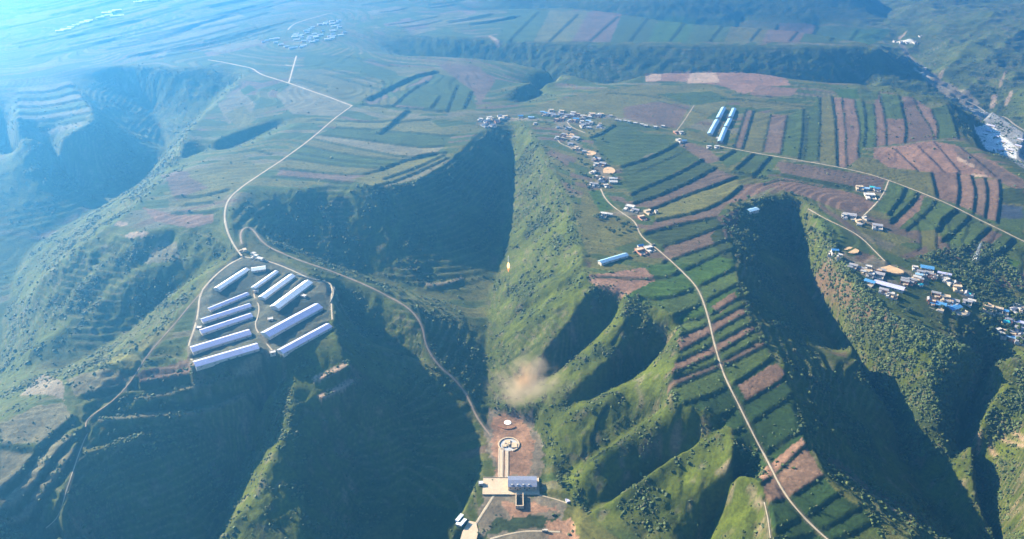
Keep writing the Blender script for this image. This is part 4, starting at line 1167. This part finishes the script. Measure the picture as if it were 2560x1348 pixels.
village([('small_white',x,y,-14,s) for x,y,s in ((1527,291,1.3),(1541,301,1.2),(1550,303,1.2),(1562,304,1.2),(1572,306,1.2),(1588,309,1.6),(1604,313,1.4),(1614,316,1.5),(1638,319,1.5),(1657,317,1.5))]+
 [('pink_flat',1689,332,20,1),('white_flat',1702,333,10,.9),('white_flat',1696,352,30,1.0),('pale_gable',1710,355,10,.8)], 'in the eastern lane row', 'small houses along the lane')
village([('white_flat',1202,300,-20,1),('white_flat',1224,296,15,1.1),('grey_gable',1209,314,40,1.2),('grey_gable',1231,314,20,1.1),('cream_flat',1262,293,10,1.1),('blue_gable',1302,293,0,.9),('pale_gable',1328,296,-5,1.0),('white_flat',1338,311,-10,.8),
 ('tile_gable',1216,306,20,.9),('tile_gable',1241,303,20,.9)]+infill(8,[[(1200,306),(1262,294)]],VK,4,15,5), 'on the saddle between plateaus', 'houses on the saddle')
village([('white_flat',1575,519,-25,1.5),('grey_gable',1589,527,-25,1.0),('white_flat',1509,537,-15,1.2),('white_gable',1524,538,-20,.9),('pink_flat',1603,544,20,1.1),('cream_flat',1618,530,30,1.0),('white_flat',1640,531,10,.5),
 ('pink_flat',1598,627,25,1.3),('white_flat',1620,622,25,1.2),('blue_gable',1601,618,25,.8),('pale_gable',1881,527,28,1.6)], 'beside the near ridge lane', 'houses beside the ridge lane')
village([('cream_flat',2148,470,-15,1.1),('pale_gable',2163,474,-20,1.0),('teal_flat',2180,470,-15,1.1),('blue_gable',2192,474,-15,.9),('white_flat',2173,490,-8,1.7),('grey_gable',2124,539,-20,1.7),('white_flat',2110,540,-20,.8),('cream_flat',2145,555,20,.9),('white_flat',2160,547,30,.7),
 ('grey_gable',2193,566,-20,1.3),('white_gable',2148,564,-20,.7)], 'at the farmstead by the road fork', 'houses at the road fork farmstead')
village([('white_flat',1793,349,70,.9),('pink_flat',1797,357,70,.9),('white_flat',1772,369,-8,.9),('white_flat',1792,369,-8,.9)], 'below the twin sheds on the right plateau', 'houses below the twin sheds')
RV = 'in the right hand village'
village([('blue_gable',2087,628,-10,.9),('white_flat',2078,634,-30,.7),('white_flat',2100,640,-35,.7),('white_flat',2171,670,-30,.9),('white_flat',2176,688,-30,1.0),('grey_gable',2197,687,-30,1.3),('tile_gable',2205,678,-30,.9),('blue_gable',2174,707,-40,1.2),
 ('long_lav',2222,717,-35,1.5),('grey_gable',2209,727,-30,1.0),('white_flat',2226,737,-30,1.0),('cream_flat',2236,742,-30,.8),('pink_flat',2215,731,-30,.8),('white_flat',2287,671,-20,.8),('blue_gable',2317,672,-22,1.5),('grey_gable',2302,682,-25,.9),('white_flat',2320,685,-25,.9),('pale_gable',2297,690,-25,.8),
 ('long_lav',2360,688,-28,.7),('white_flat',2364,702,25,1.1),('teal_flat',2301,715,15,.8),('cream_flat',2392,719,-15,1.1),('tile_gable',2340,735,-30,1.0),('cream_flat',2362,744,-20,1.2),('blue_gable',2346,762,-35,1.6),('blue_gable',2384,771,25,1.7),('grey_gable',2385,754,-30,1.1),('tile_gable',2372,757,-30,.9),
 ('teal_flat',2418,737,-25,1.0),('grey_gable',2418,755,-30,1.0),('cream_flat',2470,768,-30,1.2),('white_flat',2481,780,-30,.8),('cream_flat',2496,775,-30,1.0),('blue_gable',2510,780,-30,.9),('white_flat',2541,766,20,.9),('grey_gable',2532,775,20,1.0),('cream_flat',2556,772,-20,1.1),
 ('teal_flat',2512,807,-10,1.3),('long_lav',2541,807,-32,.9),('grey_gable',2551,822,-30,1.2),('tile_gable',2560,812,-30,1.0),('white_flat',2496,826,20,.7),('white_flat',2507,838,-20,.7),('pale_gable',2526,845,-30,.9),('grey_gable',2552,848,-30,1.2),('tile_gable',2280,702,-28,1.0),('tile_gable',2262,700,-28,.9),('brick' if False else 'pink_flat',2330,756,-30,.9)]+infill(34,[[(2085,634),(2180,690)],[(2190,664),(2260,706),(2310,700)],[(2300,684),(2370,702)],[(2330,748),(2400,766)],[(2390,722),(2470,772),(2560,815)],[(2500,820),(2560,850)]],VK,8,-30,4), RV, 'houses of the right hand village')
# long shed on the ridge and the twin sheds
def shed(px0, py0, px1, py1, W, h, roofm, label, group=None):
    a = np.array(drop(px0,py0+3)); b = np.array(drop(px1,py1+3)); d = b-a; L = float(np.hypot(*d))
    o = building('livestock_shed', L, W, h, 'gable', M['white'], M[roofm], rise=W*.2, doors=2, wins=5)
    c = (a+b)/2; z = np.mean([zat(*(a+d*t)) for t in (.1,.3,.5,.7,.9)])
    o.location = (c[0],c[1],z); o.rotation_euler = (0,0,math.atan2(d[1],d[0]))
    return tag(o, label, 'shed', group)
shed(1499,659,1566,637,10,4.2,'pblue','long pale blue shed beside the bare field on the near ridge')
TG = 'shed segments on the right plateau'
shed(1795,298,1809,270,11,4.5,'pblue','upper segment of the left twin shed row on the right plateau',TG)
shed(1774,336,1793,300,11,4.5,'pblue','lower segment of the left twin shed row on the right plateau',TG)
shed(1826,294,1835,272,10,4.5,'pblue','topmost segment of the right twin shed row on the right plateau',TG)
shed(1815,318,1825,298,10,4.5,'pblue','middle segment of the right twin shed row on the right plateau',TG)
shed(1799,356,1813,321,10,4.5,'pblue','lowest segment of the right twin shed row on the right plateau',TG)
# far villages: white specks, nothing tells them apart
for k in range(62):
    if k < 9: px, py = [(658,107),(668,103),(680,100),(692,98),(690,108),(702,113),(716,118),(728,122),(738,121)][k]
    else:
        a, b = random.uniform(0,1), random.uniform(0,1)
        px = 722+a*120+b*28; py = 80-a*34+b*40+random.uniform(-2,2)
    o = house('far_white'); x, y = drop(px, py); place_on(o, x, y, math.radians(25+random.uniform(-8,8))); s = random.uniform(.8,1.35); o.scale = (s,s*.9,1)
    tag(o, 'white house in the hazy village at the plateau road end', 'house', 'houses of the far hazy village')
for px, py in ((150,80),(165,76),(178,71),(190,66),(200,62),(212,58),(222,54),(250,46),(262,42),(272,40),(285,43),(298,42),(280,31),(292,28),(268,34),(345,7),(358,5),(372,4),(385,2)):
    o = house('far_white'); x, y = drop(px, py); place_on(o, x, y, math.radians(random.uniform(0,50))); s = random.uniform(1.5,2.4); o.scale = (s,s,1.3)
    tag(o, 'bright speck of a house in the far upper left haze', 'house', 'houses in the upper left haze')
for px, py, a in ((2470,330,-50),(2490,345,-50),(2508,358,-50),(2525,378,-50),(2500,378,20),(2550,352,-50),(2545,368,-50),(2478,318,-50)):
    o = house('long_lav'); x, y = drop(px, py); place_on(o, x, y, math.radians(a)); s = random.uniform(.35,.6); o.scale = (s,s,1.0)
    tag(o, 'grey roofed works building on the white yard in the river valley', 'works building', 'works buildings in the river valley')
for px, py, a in ((2236,104,0),(2252,106,-10),(2268,108,-15),(2285,106,10),(2300,92,0),(2290,160,-30),(2300,166,-40),(2312,172,-40)):
    o = house('white_flat'); x, y = drop(px, py); place_on(o, x, y, math.radians(a)); s = random.uniform(.9,1.4); o.scale = (s,s,1)
    tag(o, 'small white building by the quarry in the far river valley', 'building', 'quarry buildings in the river valley')

for cap_ in ('houses of the far hazy village','houses in the upper left haze','works buildings in the river valley','quarry buildings in the river valley'):
    L = [o for o in bpy.data.objects if o.get('group') == cap_]
    L.sort(key=lambda o: o.location[0]/o.location[1])
    for k, o in enumerate(L): o['label'] = f"{o['label']}, {nth(k)} from left"
# grain drying yards: low cement slabs with grain on them
def yard(pts, mat, name, label, th=.25):
    P = dropl(pts); P = P.mean(0)+(P-P.mean(0))*.86; P = np.vstack([P, P[:1]]); P = smooth_line(P, 1)[:-1]; P = P+RNG.uniform(-1.1,1.1,P.shape); c = P.mean(0); z = max(zat(*q) for q in P)
    o = MB().prism([(x-c[0],y-c[1]) for x,y in P][::-1] if False else [(x-c[0],y-c[1]) for x,y in P], -4.0, th).build(name, mat)
    o.location = (c[0],c[1],float(np.mean([zat(*q) for q in P]))+.4)
    tag(o, label, kind='structure'); return o
def ccw(pts): return pts[::-1]
yard(ccw([(2107,618),(2125,614),(2148,624),(2150,634),(2130,638),(2112,630)]), M['tan'], 'drying_yard', 'tan grain drying yard at the left of the right village')
yard(ccw([(2180,652),(2205,647),(2228,664),(2262,680),(2264,690),(2240,692),(2206,676)]), M['tan'], 'drying_yard', 'long tan grain drying yard in the right village')
yard(ccw([(2250,696),(2272,682),(2310,696),(2302,706),(2276,704),(2262,712)]), M['cream'], 'cement_yard', 'pale cement yard in the middle of the right village')
yard(ccw([(2345,752),(2362,736),(2378,742),(2362,756)]), M['tan'], 'drying_yard', 'small tan yard among blue roofs')
yard(ccw([(2436,748),(2445,745),(2485,766),(2476,774)]), M['tan'], 'drying_yard', 'tan yard by the lane at the right edge')
yard(ccw([(1407,335),(1422,331),(1440,336),(1432,346),(1414,344)]), M['tan'], 'drying_yard', 'tan yard in the upper village')
yard(ccw([(1460,380),(1480,374),(1497,384),(1482,392),(1468,390)]), M['tan'], 'drying_yard', 'bright tan yard in the middle of the upper village')
yard(ccw([(1503,424),(1512,416),(1535,418),(1544,428),(1530,438),(1508,434)]), M['tan'], 'drying_yard', 'tan yard at the lower end of the upper village')

# white boundary wall at the top right of the barn hill
def wall_line(pts, label, h=2.6, w=.5, mat='white', cat='wall'):
    P = densify(dropl(pts), 6.0); c = P[0]
    root = empty('boundary_wall', (c[0],c[1],zat(*c)))
    for p, q in zip(P[:-1], P[1:]):
        z0 = min(zat(*p), zat(*q)); d = q-p; n = np.array([-d[1],d[0]])/np.hypot(*d)*w/2
        pts_ = [p+n, p-n, q-n, q+n]
        MB().prism([(a[0]-c[0],a[1]-c[1]) for a in pts_], z0-1.5-zat(*c), z0+h-zat(*c)).build('wall_section', M[mat], root)
    return tag(root, label, cat)
wall_line([(742,690),(790,702),(838,722),(834,740),(826,758)], 'white boundary wall round the top right corner of the barn hill')
wall_line([(626,640),(640,646),(664,652)], 'white wall beside the track junction above the barns')
wall_line([(1582,632),(1610,624),(1636,612)], 'pale compound wall beside the shed on the near ridge', mat='cream')
for k, (px, py, kind, a, lab) in enumerate(((612,628,'cream_flat',-60,'cream hut with pinkish yard inside the hairpin bend'),(640,643,'white_flat',-20,'white house above the barns by the track junction'),(652,650,'white_gable',-25,'white gabled hut right of the junction house'),
        (634,636,'small_white',-20,'tiny white hut nearest the hairpin'),(498,822,'small_white',0,'tiny white hut by the left barn track'),(682,884,'small_white',20,'tiny white hut at the lower end of the barn lane'),(676,800,'small_white',20,'tiny white hut between the barn blocks'),(640,728,'small_white',20,'tiny white hut near the short barn'),(760,742,'small_white',-30,'tiny white hut below the wide barn'))):
    o = house(kind); x, y = drop(px, py); place_on(o, x, y, math.radians(a)); tag(o, lab, 'hut', 'huts around the barns')
for kind in list(_protos): pass

# ------------------------------------------------------------------ lattice power pylon on the right plateau
def pylon(px, py, H, label):
    x, y = drop(px, py); root = empty('power_pylon', (x,y,zat(x,y)), .5)
    b, t = 4.2, .9
    lv = [0,.22,.42,.60,.76,.90,1.0]
    for sx, sy in ((1,1),(1,-1),(-1,1),(-1,-1)):
        m = MB()
        for i in range(len(lv)-1):
            r0 = b+(t-b)*min(lv[i]/.76,1); r1 = b+(t-b)*min(lv[i+1]/.76,1)
            m.bar((sx*r0,sy*r0,H*lv[i]-(.6 if i==0 else 0)),(sx*r1,sy*r1,H*lv[i+1]),.34)
        m.build('leg', M['metal'], root)
    m = MB()
    for i in range(len(lv)-1):
        r0 = b+(t-b)*min(lv[i]/.76,1); r1 = b+(t-b)*min(lv[i+1]/.76,1); z0, z1 = H*lv[i], H*lv[i+1]
        for k in range(4):
            c0 = [(1,1),(-1,1),(-1,-1),(1,-1)][k]; c1 = [(1,1),(-1,1),(-1,-1),(1,-1)][(k+1)%4]
            m.bar((c0[0]*r0,c0[1]*r0,z0),(c1[0]*r1,c1[1]*r1,z1),.2); m.bar((c1[0]*r0,c1[1]*r0,z0),(c0[0]*r1,c0[1]*r1,z1),.2)
            m.bar((c0[0]*r1,c0[1]*r1,z1),(c1[0]*r1,c1[1]*r1,z1),.2)
    m.build('bracing', M['metal'], root)
    for zf, w in ((.76,6.5),(.88,5.2),(.98,4.0)):
        c = MB()
        for s in (-1,1):
            c.bar((0,.8,H*zf),(s*w,0,H*zf+.3),.24); c.bar((0,-.8,H*zf),(s*w,0,H*zf+.3),.24); c.bar((0,0,H*zf+1.6),(s*w,0,H*zf+.3),.2)
        a = c.build('cross_arm', M['metal'], root)
        for s in (-1,1): MB().lathe([(.18,H*zf-1.5),(.26,H*zf-.8),(.12,H*zf+.1)],6,s*(w-.3),0).build('insulator', M['glass'], a)
    return tag(root, label, 'power pylon')
pylon(2438,652,34,'tall grey lattice power pylon on the right hand plateau terraces')

# ------------------------------------------------------------------ launch site on the valley floor
ZL = -170.0
def L2(px, py): return atz(px, py, ZL)
def site_box(name, px0, py0, px1, py1, h, mat, label, cat, z0=0.0):
    x0, y1 = L2(px0, py0); x1, y0 = L2(px1, py1)
    o = MB().quad_box(-(x1-x0)/2,(x1-x0)/2,-(y1-y0)/2,(y1-y0)/2,-1.5,h).build(name, M[mat])
    o.location = ((x0+x1)/2,(y0+y1)/2,ZL+z0)
    return tag(o, label, cat), x1-x0, y1-y0
# main platform
x0, y1 = L2(1208,1196); x1, y0 = L2(1348,1238)
cx, cy, lw, lh = (x0+x1)/2, (y0+y1)/2, x1-x0, y1-y0
plat = empty('launch_platform', (cx,cy,ZL))
MB().quad_box(-lw/2,lw/2,-lh/2,lh/2,-1.5,1.2).build('platform_deck', M['conc'], plat)
MB().quad_box(-lw/2-.25,lw/2+.25,lh/2,lh/2+.4,-1,2.0).build('parapet', M['conc'], plat)
MB().quad_box(-lw/2-.25,-lw*.02,-lh/2-.4,-lh/2,-1,2.0).build('parapet', M['conc'], plat)
MB().quad_box(lw/2,lw/2+.4,-lh/2+.1,lh/2-.1,-1,2.0).build('parapet', M['conc'], plat)
for k in range(5):
    MB().quad_box(-lw/2+k*lw*.11+1, -lw/2+k*lw*.11+1.15, -lh/2+.5, lh/2-.5, 1.203, 1.21).build('deck_joint', M['grey'], plat)
tag(plat, 'pale concrete launch platform at the bottom of the valley', 'platform')
# service building with blue grey roof
xb0, yb1 = L2(1271,1203); xb1, yb0 = L2(1341,1228)
bw, bh = xb1-xb0, yb1-yb0
sb = building('service_building', bw, bh, 7.0, 'gable', M['conc'], M['steel'], rise=2.2, doors=2, wins=6)
sb.location = ((xb0+xb1)/2,(yb0+yb1)/2,ZL+1.203); tag(sb, 'service building with blue grey roof on the launch platform', 'building')
for k in range(4): MB().quad_box(-bw*.4+k*bw*.2, -bw*.4+k*bw*.2+2.2, -bh/2+1.0, -bh/2+3.0, 7.2, 9.0).build('roof_vent', M['grey'], sb)
# open flame trench below the platform
xt0, yt1 = L2(1290,1239); xt1, yt0 = L2(1308,1272)
tw, tl = xt1-xt0, yt1-yt0
tr = empty('flame_trench', ((xt0+xt1)/2,(yt0+yt1)/2,ZL))
for s in (-1,1): MB().quad_box(s*tw/2-.6,s*tw/2+.6,-tl/2,tl/2,-1,5.0).build('trench_wall', M['conc'], tr)
MB().quad_box(-tw/2+.603,tw/2-.603,-tl/2,-tl/2+1.2,-1,5.0).build('end_wall', M['conc'], tr)
MB().quad_box(-tw/2+.61,tw/2-.61,-tl/2+1.21,tl/2-.1,-1,.3).build('trench_floor', M['black'], tr)
tag(tr, 'dark open trench with concrete walls below the platform', 'trench')
# twin concrete rails
for (a, b, c, d), lab in (((1246,1121,1258,1196),'wide pale concrete rail track left of its pair, leading to the launch ring'),((1263,1128,1271,1196),'narrow pale concrete rail track right of its pair, leading to the launch ring')):
    xr0, yr1 = L2(a,b); xr1, yr0 = L2(c,d); yr0 += .6
    w, l = xr1-xr0, yr1-yr0
    r = empty('rail_track', ((xr0+xr1)/2,(yr0+yr1)/2,ZL))
    MB().quad_box(-w/2,w/2,-l/2,l/2,-1,.8).build('track_bed', M['conc'], r)
    for s in (-1,1): MB().quad_box(s*w*.3-.12,s*w*.3+.12,-l/2,l/2,.803,1.02).build('rail', M['metal'], r)
    tag(r, lab, 'rail track', 'rail tracks to the launch ring')
# launch ring with its mount
xc, yc = L2(1272,1112); R = abs(L2(1299,1112)[0]-xc)
ring = empty('launch_ring', (xc,yc,ZL))
def annulus(r0, r1, z0, z1, a0, a1, n=40):
    v = []; f = []
    for k in range(n+1):
        a = a0+(a1-a0)*k/n
        for r, z in ((r0,z0),(r1,z0),(r1,z1),(r0,z1)): v.append((r*math.cos(a), r*math.sin(a), z))
    for k in range(n):
        for q in range(4): f.append((k*4+q,(k+1)*4+q,(k+1)*4+(q+1)%4,k*4+(q+1)%4))
    f += [(3,2,1,0),(n*4,n*4+1,n*4+2,n*4+3)]
    return v, [x[::-1] for x in f]
v, f = annulus(R-1.8,R,-1,1.4,-1.2,3.9); meshobj('ring_wall', v, f, M['conc'], ring)
MB().lathe([(R-2.2,-1),(R-2.2,.12)],36).build('ring_floor', M['grey'], ring)
MB().quad_box(4,12,-8,2,-.5,2.2).build('mount_block', M['conc'], ring); MB().quad_box(-6,2,2,9,-.5,1.8).build('mount_block', M['conc'], ring); MB().quad_box(-9,-3,-6,0,-.5,1.5).build('mount_block', M['conc'], ring)
tb = MB().lathe([(3.2,-.5),(3.2,1.6),(2.2,2.2),(2.2,3.2)],14).build('launch_table', M['cream'], ring); tb.location = (0,-1,0)
for a in (0,1.57,3.14,4.71): MB().bar((4.4*math.cos(a),4.4*math.sin(a)-1,0),(2.2*math.cos(a),2.2*math.sin(a)-1,4.2),.5).build('support_arm', M['metal'], ring)
for px_, py_ in ((-8,-3),(1,8)): MB().lathe([(1.6,.13),(1.6,.35)],12,px_,py_).build('exhaust_hole', M['dark'], ring)
tag(ring, 'round concrete launch ring with mount at the end of the rails', 'launch pad')
# round white pad
xp, yp = L2(1269,1057); rp = abs(L2(1278,1057)[0]-xp)
pad = empty('round_pad', (xp,yp,ZL))
MB().lathe([(rp+.9,-1),(rp+.9,.35),(rp,.5)],32).build('pad_kerb', M['rust'], pad); MB().lathe([(rp-.02,.2),(rp-.02,.62)],32).build('pad_slab', M['sheet'], pad)
tag(pad, 'small round white concrete pad on the orange earth', 'pad')
v, f = annulus(13.5,16.0,-1,1.3,3.6,5.6,20); o = meshobj('earth_bank', v, f, M['rust']); o.location = (xp,yp,ZL); tag(o, 'curved dark earth bank just below the round white pad', 'earth bank')
# booth and huts
def lbuild(px, py, L, W, h, wm, rm, a, name, label, cat):
    o = building(name, L, W, h, 'flat', M[wm], M[rm], doors=1, wins=2); x, y = L2(px, py); o.location = (x,y,ZL); o.rotation_euler = (0,0,math.radians(a)); return tag(o, label, cat)
lbuild(1202,1212,6,5,4,'white','sheet',5,'booth','small white booth at the left end of the platform','booth')
lbuild(1421,1256,7,6,4,'grey','lav',20,'hut','grey hut at the end of the narrow path right of the platform','hut')
lbuild(1458,1280,7,5,3,'grey','lav',-40,'hut','low grey hut at the foot of the right spur','hut')
# paved apron at bottom left with trailers
pts = [L2(*p) for p in ((1172,1302),(1190,1306),(1196,1330),(1186,1366),(1146,1366),(1156,1330))][::-1]
c = np.mean(pts,0); o = MB().prism([(a-c[0],b-c[1]) for a,b in pts],-1,.30).build('apron', M['conc']); o.location = (c[0],c[1],ZL); tag(o, 'grey paved apron at the bottom left of the launch site', kind='structure')
def trailer(px, py, L, W, H, mat, a, label):
    x, y = L2(px, py); r = empty('trailer', (x,y,ZL+.02), math.radians(a))
    MB().quad_box(-L/2,L/2,-W/2,W/2,.9,H).build('body', M[mat], r)
    MB().quad_box(-L/2-.1,L/2+.1,-W/2-.1,W/2+.1,H+.003,H+.18).build('roof', M['sheet'], r)
    for sx in (-.32,.32):
        for s in (-1,1):
            w = MB().lathe([(.45,-.15),(.45,.15)],10).build('wheel', M['black'], r); w.location = (sx*L,s*(W/2-.1),.45); w.rotation_euler = (math.pi/2,0,0)
    for k in range(3): MB().quad_box(-L*.35+k*L*.28,-L*.35+k*L*.28+1.2,-W/2-.03,-W/2+.02,1.8,H-.5).build('window', M['glass'], r)
    return tag(r, label, 'trailer', 'trailers by the apron')
trailer(1149,1300,13,4.5,4.6,'pblue',60,'pale blue trailer leftmost beside the apron'); trailer(1158,1310,11,4.2,4.2,'blue',60,'darker blue trailer between the pale one and the apron'); trailer(1148,1315,8,4,3.6,'white',-20,'small white trailer below the pale blue one')
def truck(px, py, a, mat, label):
    x, y = L2(px, py); r = empty('truck', (x,y,zat(x,y)+.25), math.radians(a))
    MB().prism([(-.2,-1.2),(4.6,-1.2),(4.6,1.2),(-.2,1.2)],.9,3.3).build('cargo_box', M[mat], r)
    v = [(-.4,-1.1,.6),(-2.4,-1.1,.6),(-2.4,-1.1,1.5),(-1.9,-1.1,2.6),(-.4,-1.1,2.6)]; v = v+[(p[0],1.1,p[2]) for p in v]
    cab = meshobj('cab', v, [(0,1,2,3,4),(9,8,7,6,5)]+[(i+5,(i+1)%5+5,(i+1)%5,i) for i in range(5)], M['white'], r)
    MB().bar((-2.2,-.9,2.1),(-2.2,.9,2.1),.5).build('windscreen', M['glass'], cab)
    MB().quad_box(-2.4,4.6,-.9,.9,.45,.85).build('chassis', M['black'], r)
    for xx in (-1.6,2.6,3.7):
        for s in (-1,1):
            w = MB().lathe([(.48,-.16),(.48,.16)],10).build('wheel', M['black'], r); w.location = (xx,s*1.0,.48); w.rotation_euler = (math.pi/2,0,0)
    return tag(r, label, 'truck')
truck(1360,1329,-4,'white','white box truck parked on the curved lane below the launch site')

# ------------------------------------------------------------------ rocket in flight straight above the ring
rx, ry = xc, yc
rocket_z = CAMZ-(ry)*math.tan(math.atan2(-ray(1267,655)[2], ray(1267,655)[1]))
rk = empty('rocket', (rx,ry,rocket_z))
m_body = plain('rocket_white', (.82,.82,.80), .4, var=.03)
MB().lathe([(1.0,0),(1.0,13.0),(1.12,13.4),(1.12,17.0)],20).build('body', m_body, rk, smooth=False)
MB().lathe([(1.12,17.003),(1.02,18.2),(.72,19.8),(.36,21.0),(.05,21.7)],20).build('nose_cone', m_body, rk)
MB().lathe([(1.006,12.2),(1.006,12.7)],20).build('stage_band', M['dark'], rk)
MB().lathe([(.95,-1.1),(.55,-.2),(.5,-.003)],16).build('engine_nozzle', M['metal'], rk)
for k in range(4):
    a = k*math.pi/2+.4; d = np.array([math.cos(a),math.sin(a)]); n = np.array([-d[1],d[0]])*.06
    P = [(1.0,0),(2.3,-.4),(2.3,.8),(1.0,2.8)]
    v = [(*(d*r+n),z) for r,z in P]+[(*(d*r-n),z) for r,z in P]
    meshobj('fin', v, [(0,1,2,3),(7,6,5,4)]+[(i+4,(i+1)%4+4,(i+1)%4,i) for i in range(4)], M['grey'], rk)
fm, fnt, fb = newmat('exhaust_flame')
em = fnt.nodes.new('ShaderNodeEmission'); em.inputs[0].default_value = (1,.50,.17,1); em.inputs[1].default_value = .9
fnt.links.new(em.outputs[0], fnt.nodes['Material Output'].inputs['Surface'])
MB().lathe([(.5,-1.05),(2.4,-5),(4.2,-11),(4.0,-16),(2.6,-20),(.6,-23)],16).build('flame', fm, rk, smooth=True)
f2, f2t, f2b = newmat('flame_tail')
e2 = f2t.nodes.new('ShaderNodeEmission'); e2.inputs[0].default_value = (1,.30,.08,1); e2.inputs[1].default_value = .3
f2t.links.new(e2.outputs[0], f2t.nodes['Material Output'].inputs['Surface'])
MB().lathe([(.5,-21),(3.2,-22),(2.6,-26),(1.2,-31),(.1,-36)],14).build('flame_tail', f2, rk, smooth=True)
rk.scale = (.42,.42,.42)
tag(rk, 'slim white rocket climbing on a bright flame above the valley', 'rocket')

# smoke
def smoke(name, verts_r, loc, scale, dens, col, nscale, label, cut=.42):
    m = bpy.data.materials.new(name); m.use_nodes = True; nt = m.node_tree
    for n in list(nt.nodes): nt.nodes.remove(n)
    ou = nt.nodes.new('ShaderNodeOutputMaterial'); pv = nt.nodes.new('ShaderNodeVolumePrincipled'); tc = nt.nodes.new('ShaderNodeTexCoord')
    le = nt.nodes.new('ShaderNodeVectorMath'); le.operation = 'LENGTH'
    no = nt.nodes.new('ShaderNodeTexNoise'); no.inputs['Scale'].default_value = nscale; no.inputs['Detail'].default_value = 6; no.inputs['Roughness'].default_value = .62
    a = nt.nodes.new('ShaderNodeMapRange'); a.inputs['From Min'].default_value = 1.0; a.inputs['From Max'].default_value = .15
    s = nt.nodes.new('ShaderNodeMath'); s.operation = 'MULTIPLY_ADD'; s.inputs[1].default_value = 4.2; s.inputs[2].default_value = -2.55
    ad = nt.nodes.new('ShaderNodeMath'); ad.operation = 'ADD'; ad.use_clamp = True
    mu = nt.nodes.new('ShaderNodeMath'); mu.operation = 'MULTIPLY'; mu.inputs[1].default_value = dens
    mn = nt.nodes.new('ShaderNodeMath'); mn.operation = 'MULTIPLY'
    nt.links.new(tc.outputs['Object'], le.inputs[0]); nt.links.new(tc.outputs['Object'], no.inputs['Vector'])
    nt.links.new(le.outputs['Value'], a.inputs[0]); nt.links.new(no.outputs[0], s.inputs[0])
    nt.links.new(s.outputs[0], ad.inputs[0]); nt.links.new(a.outputs[0], ad.inputs[1])
    nt.links.new(ad.outputs[0], mn.inputs[0]); nt.links.new(a.outputs[0], mn.inputs[1]); nt.links.new(mn.outputs[0], mu.inputs[0]); nt.links.new(mu.outputs[0], pv.inputs['Density'])
    pv.inputs['Color'].default_value = (*col,1); pv.inputs['Anisotropy'].default_value = .1
    nt.links.new(pv.outputs[0], ou.inputs['Volume'])
    V = IV*1.15
    o = meshobj(name, V, IF.tolist(), m); o.location = loc; o.scale = scale
    return tag(o, label, 'smoke')
pr = ray(1318,958); yy = ry+4; t = yy/pr[1]
smoke('smoke_cloud', None, (pr[0]*t, yy, CAMZ+pr[2]*t), (74,50,60), .038, (.98,.83,.64), 1.6, 'tan smoke cloud hanging above the launch site after the lift off')
pr = ray(1312,945); t = (yy-6)/pr[1]
smoke('smoke_cloud', None, (pr[0]*t, yy-6, CAMZ+pr[2]*t), (26,20,34), .075, (1.0,.66,.40), 1.3, 'orange tinted core inside the tan smoke cloud')
build_haze()
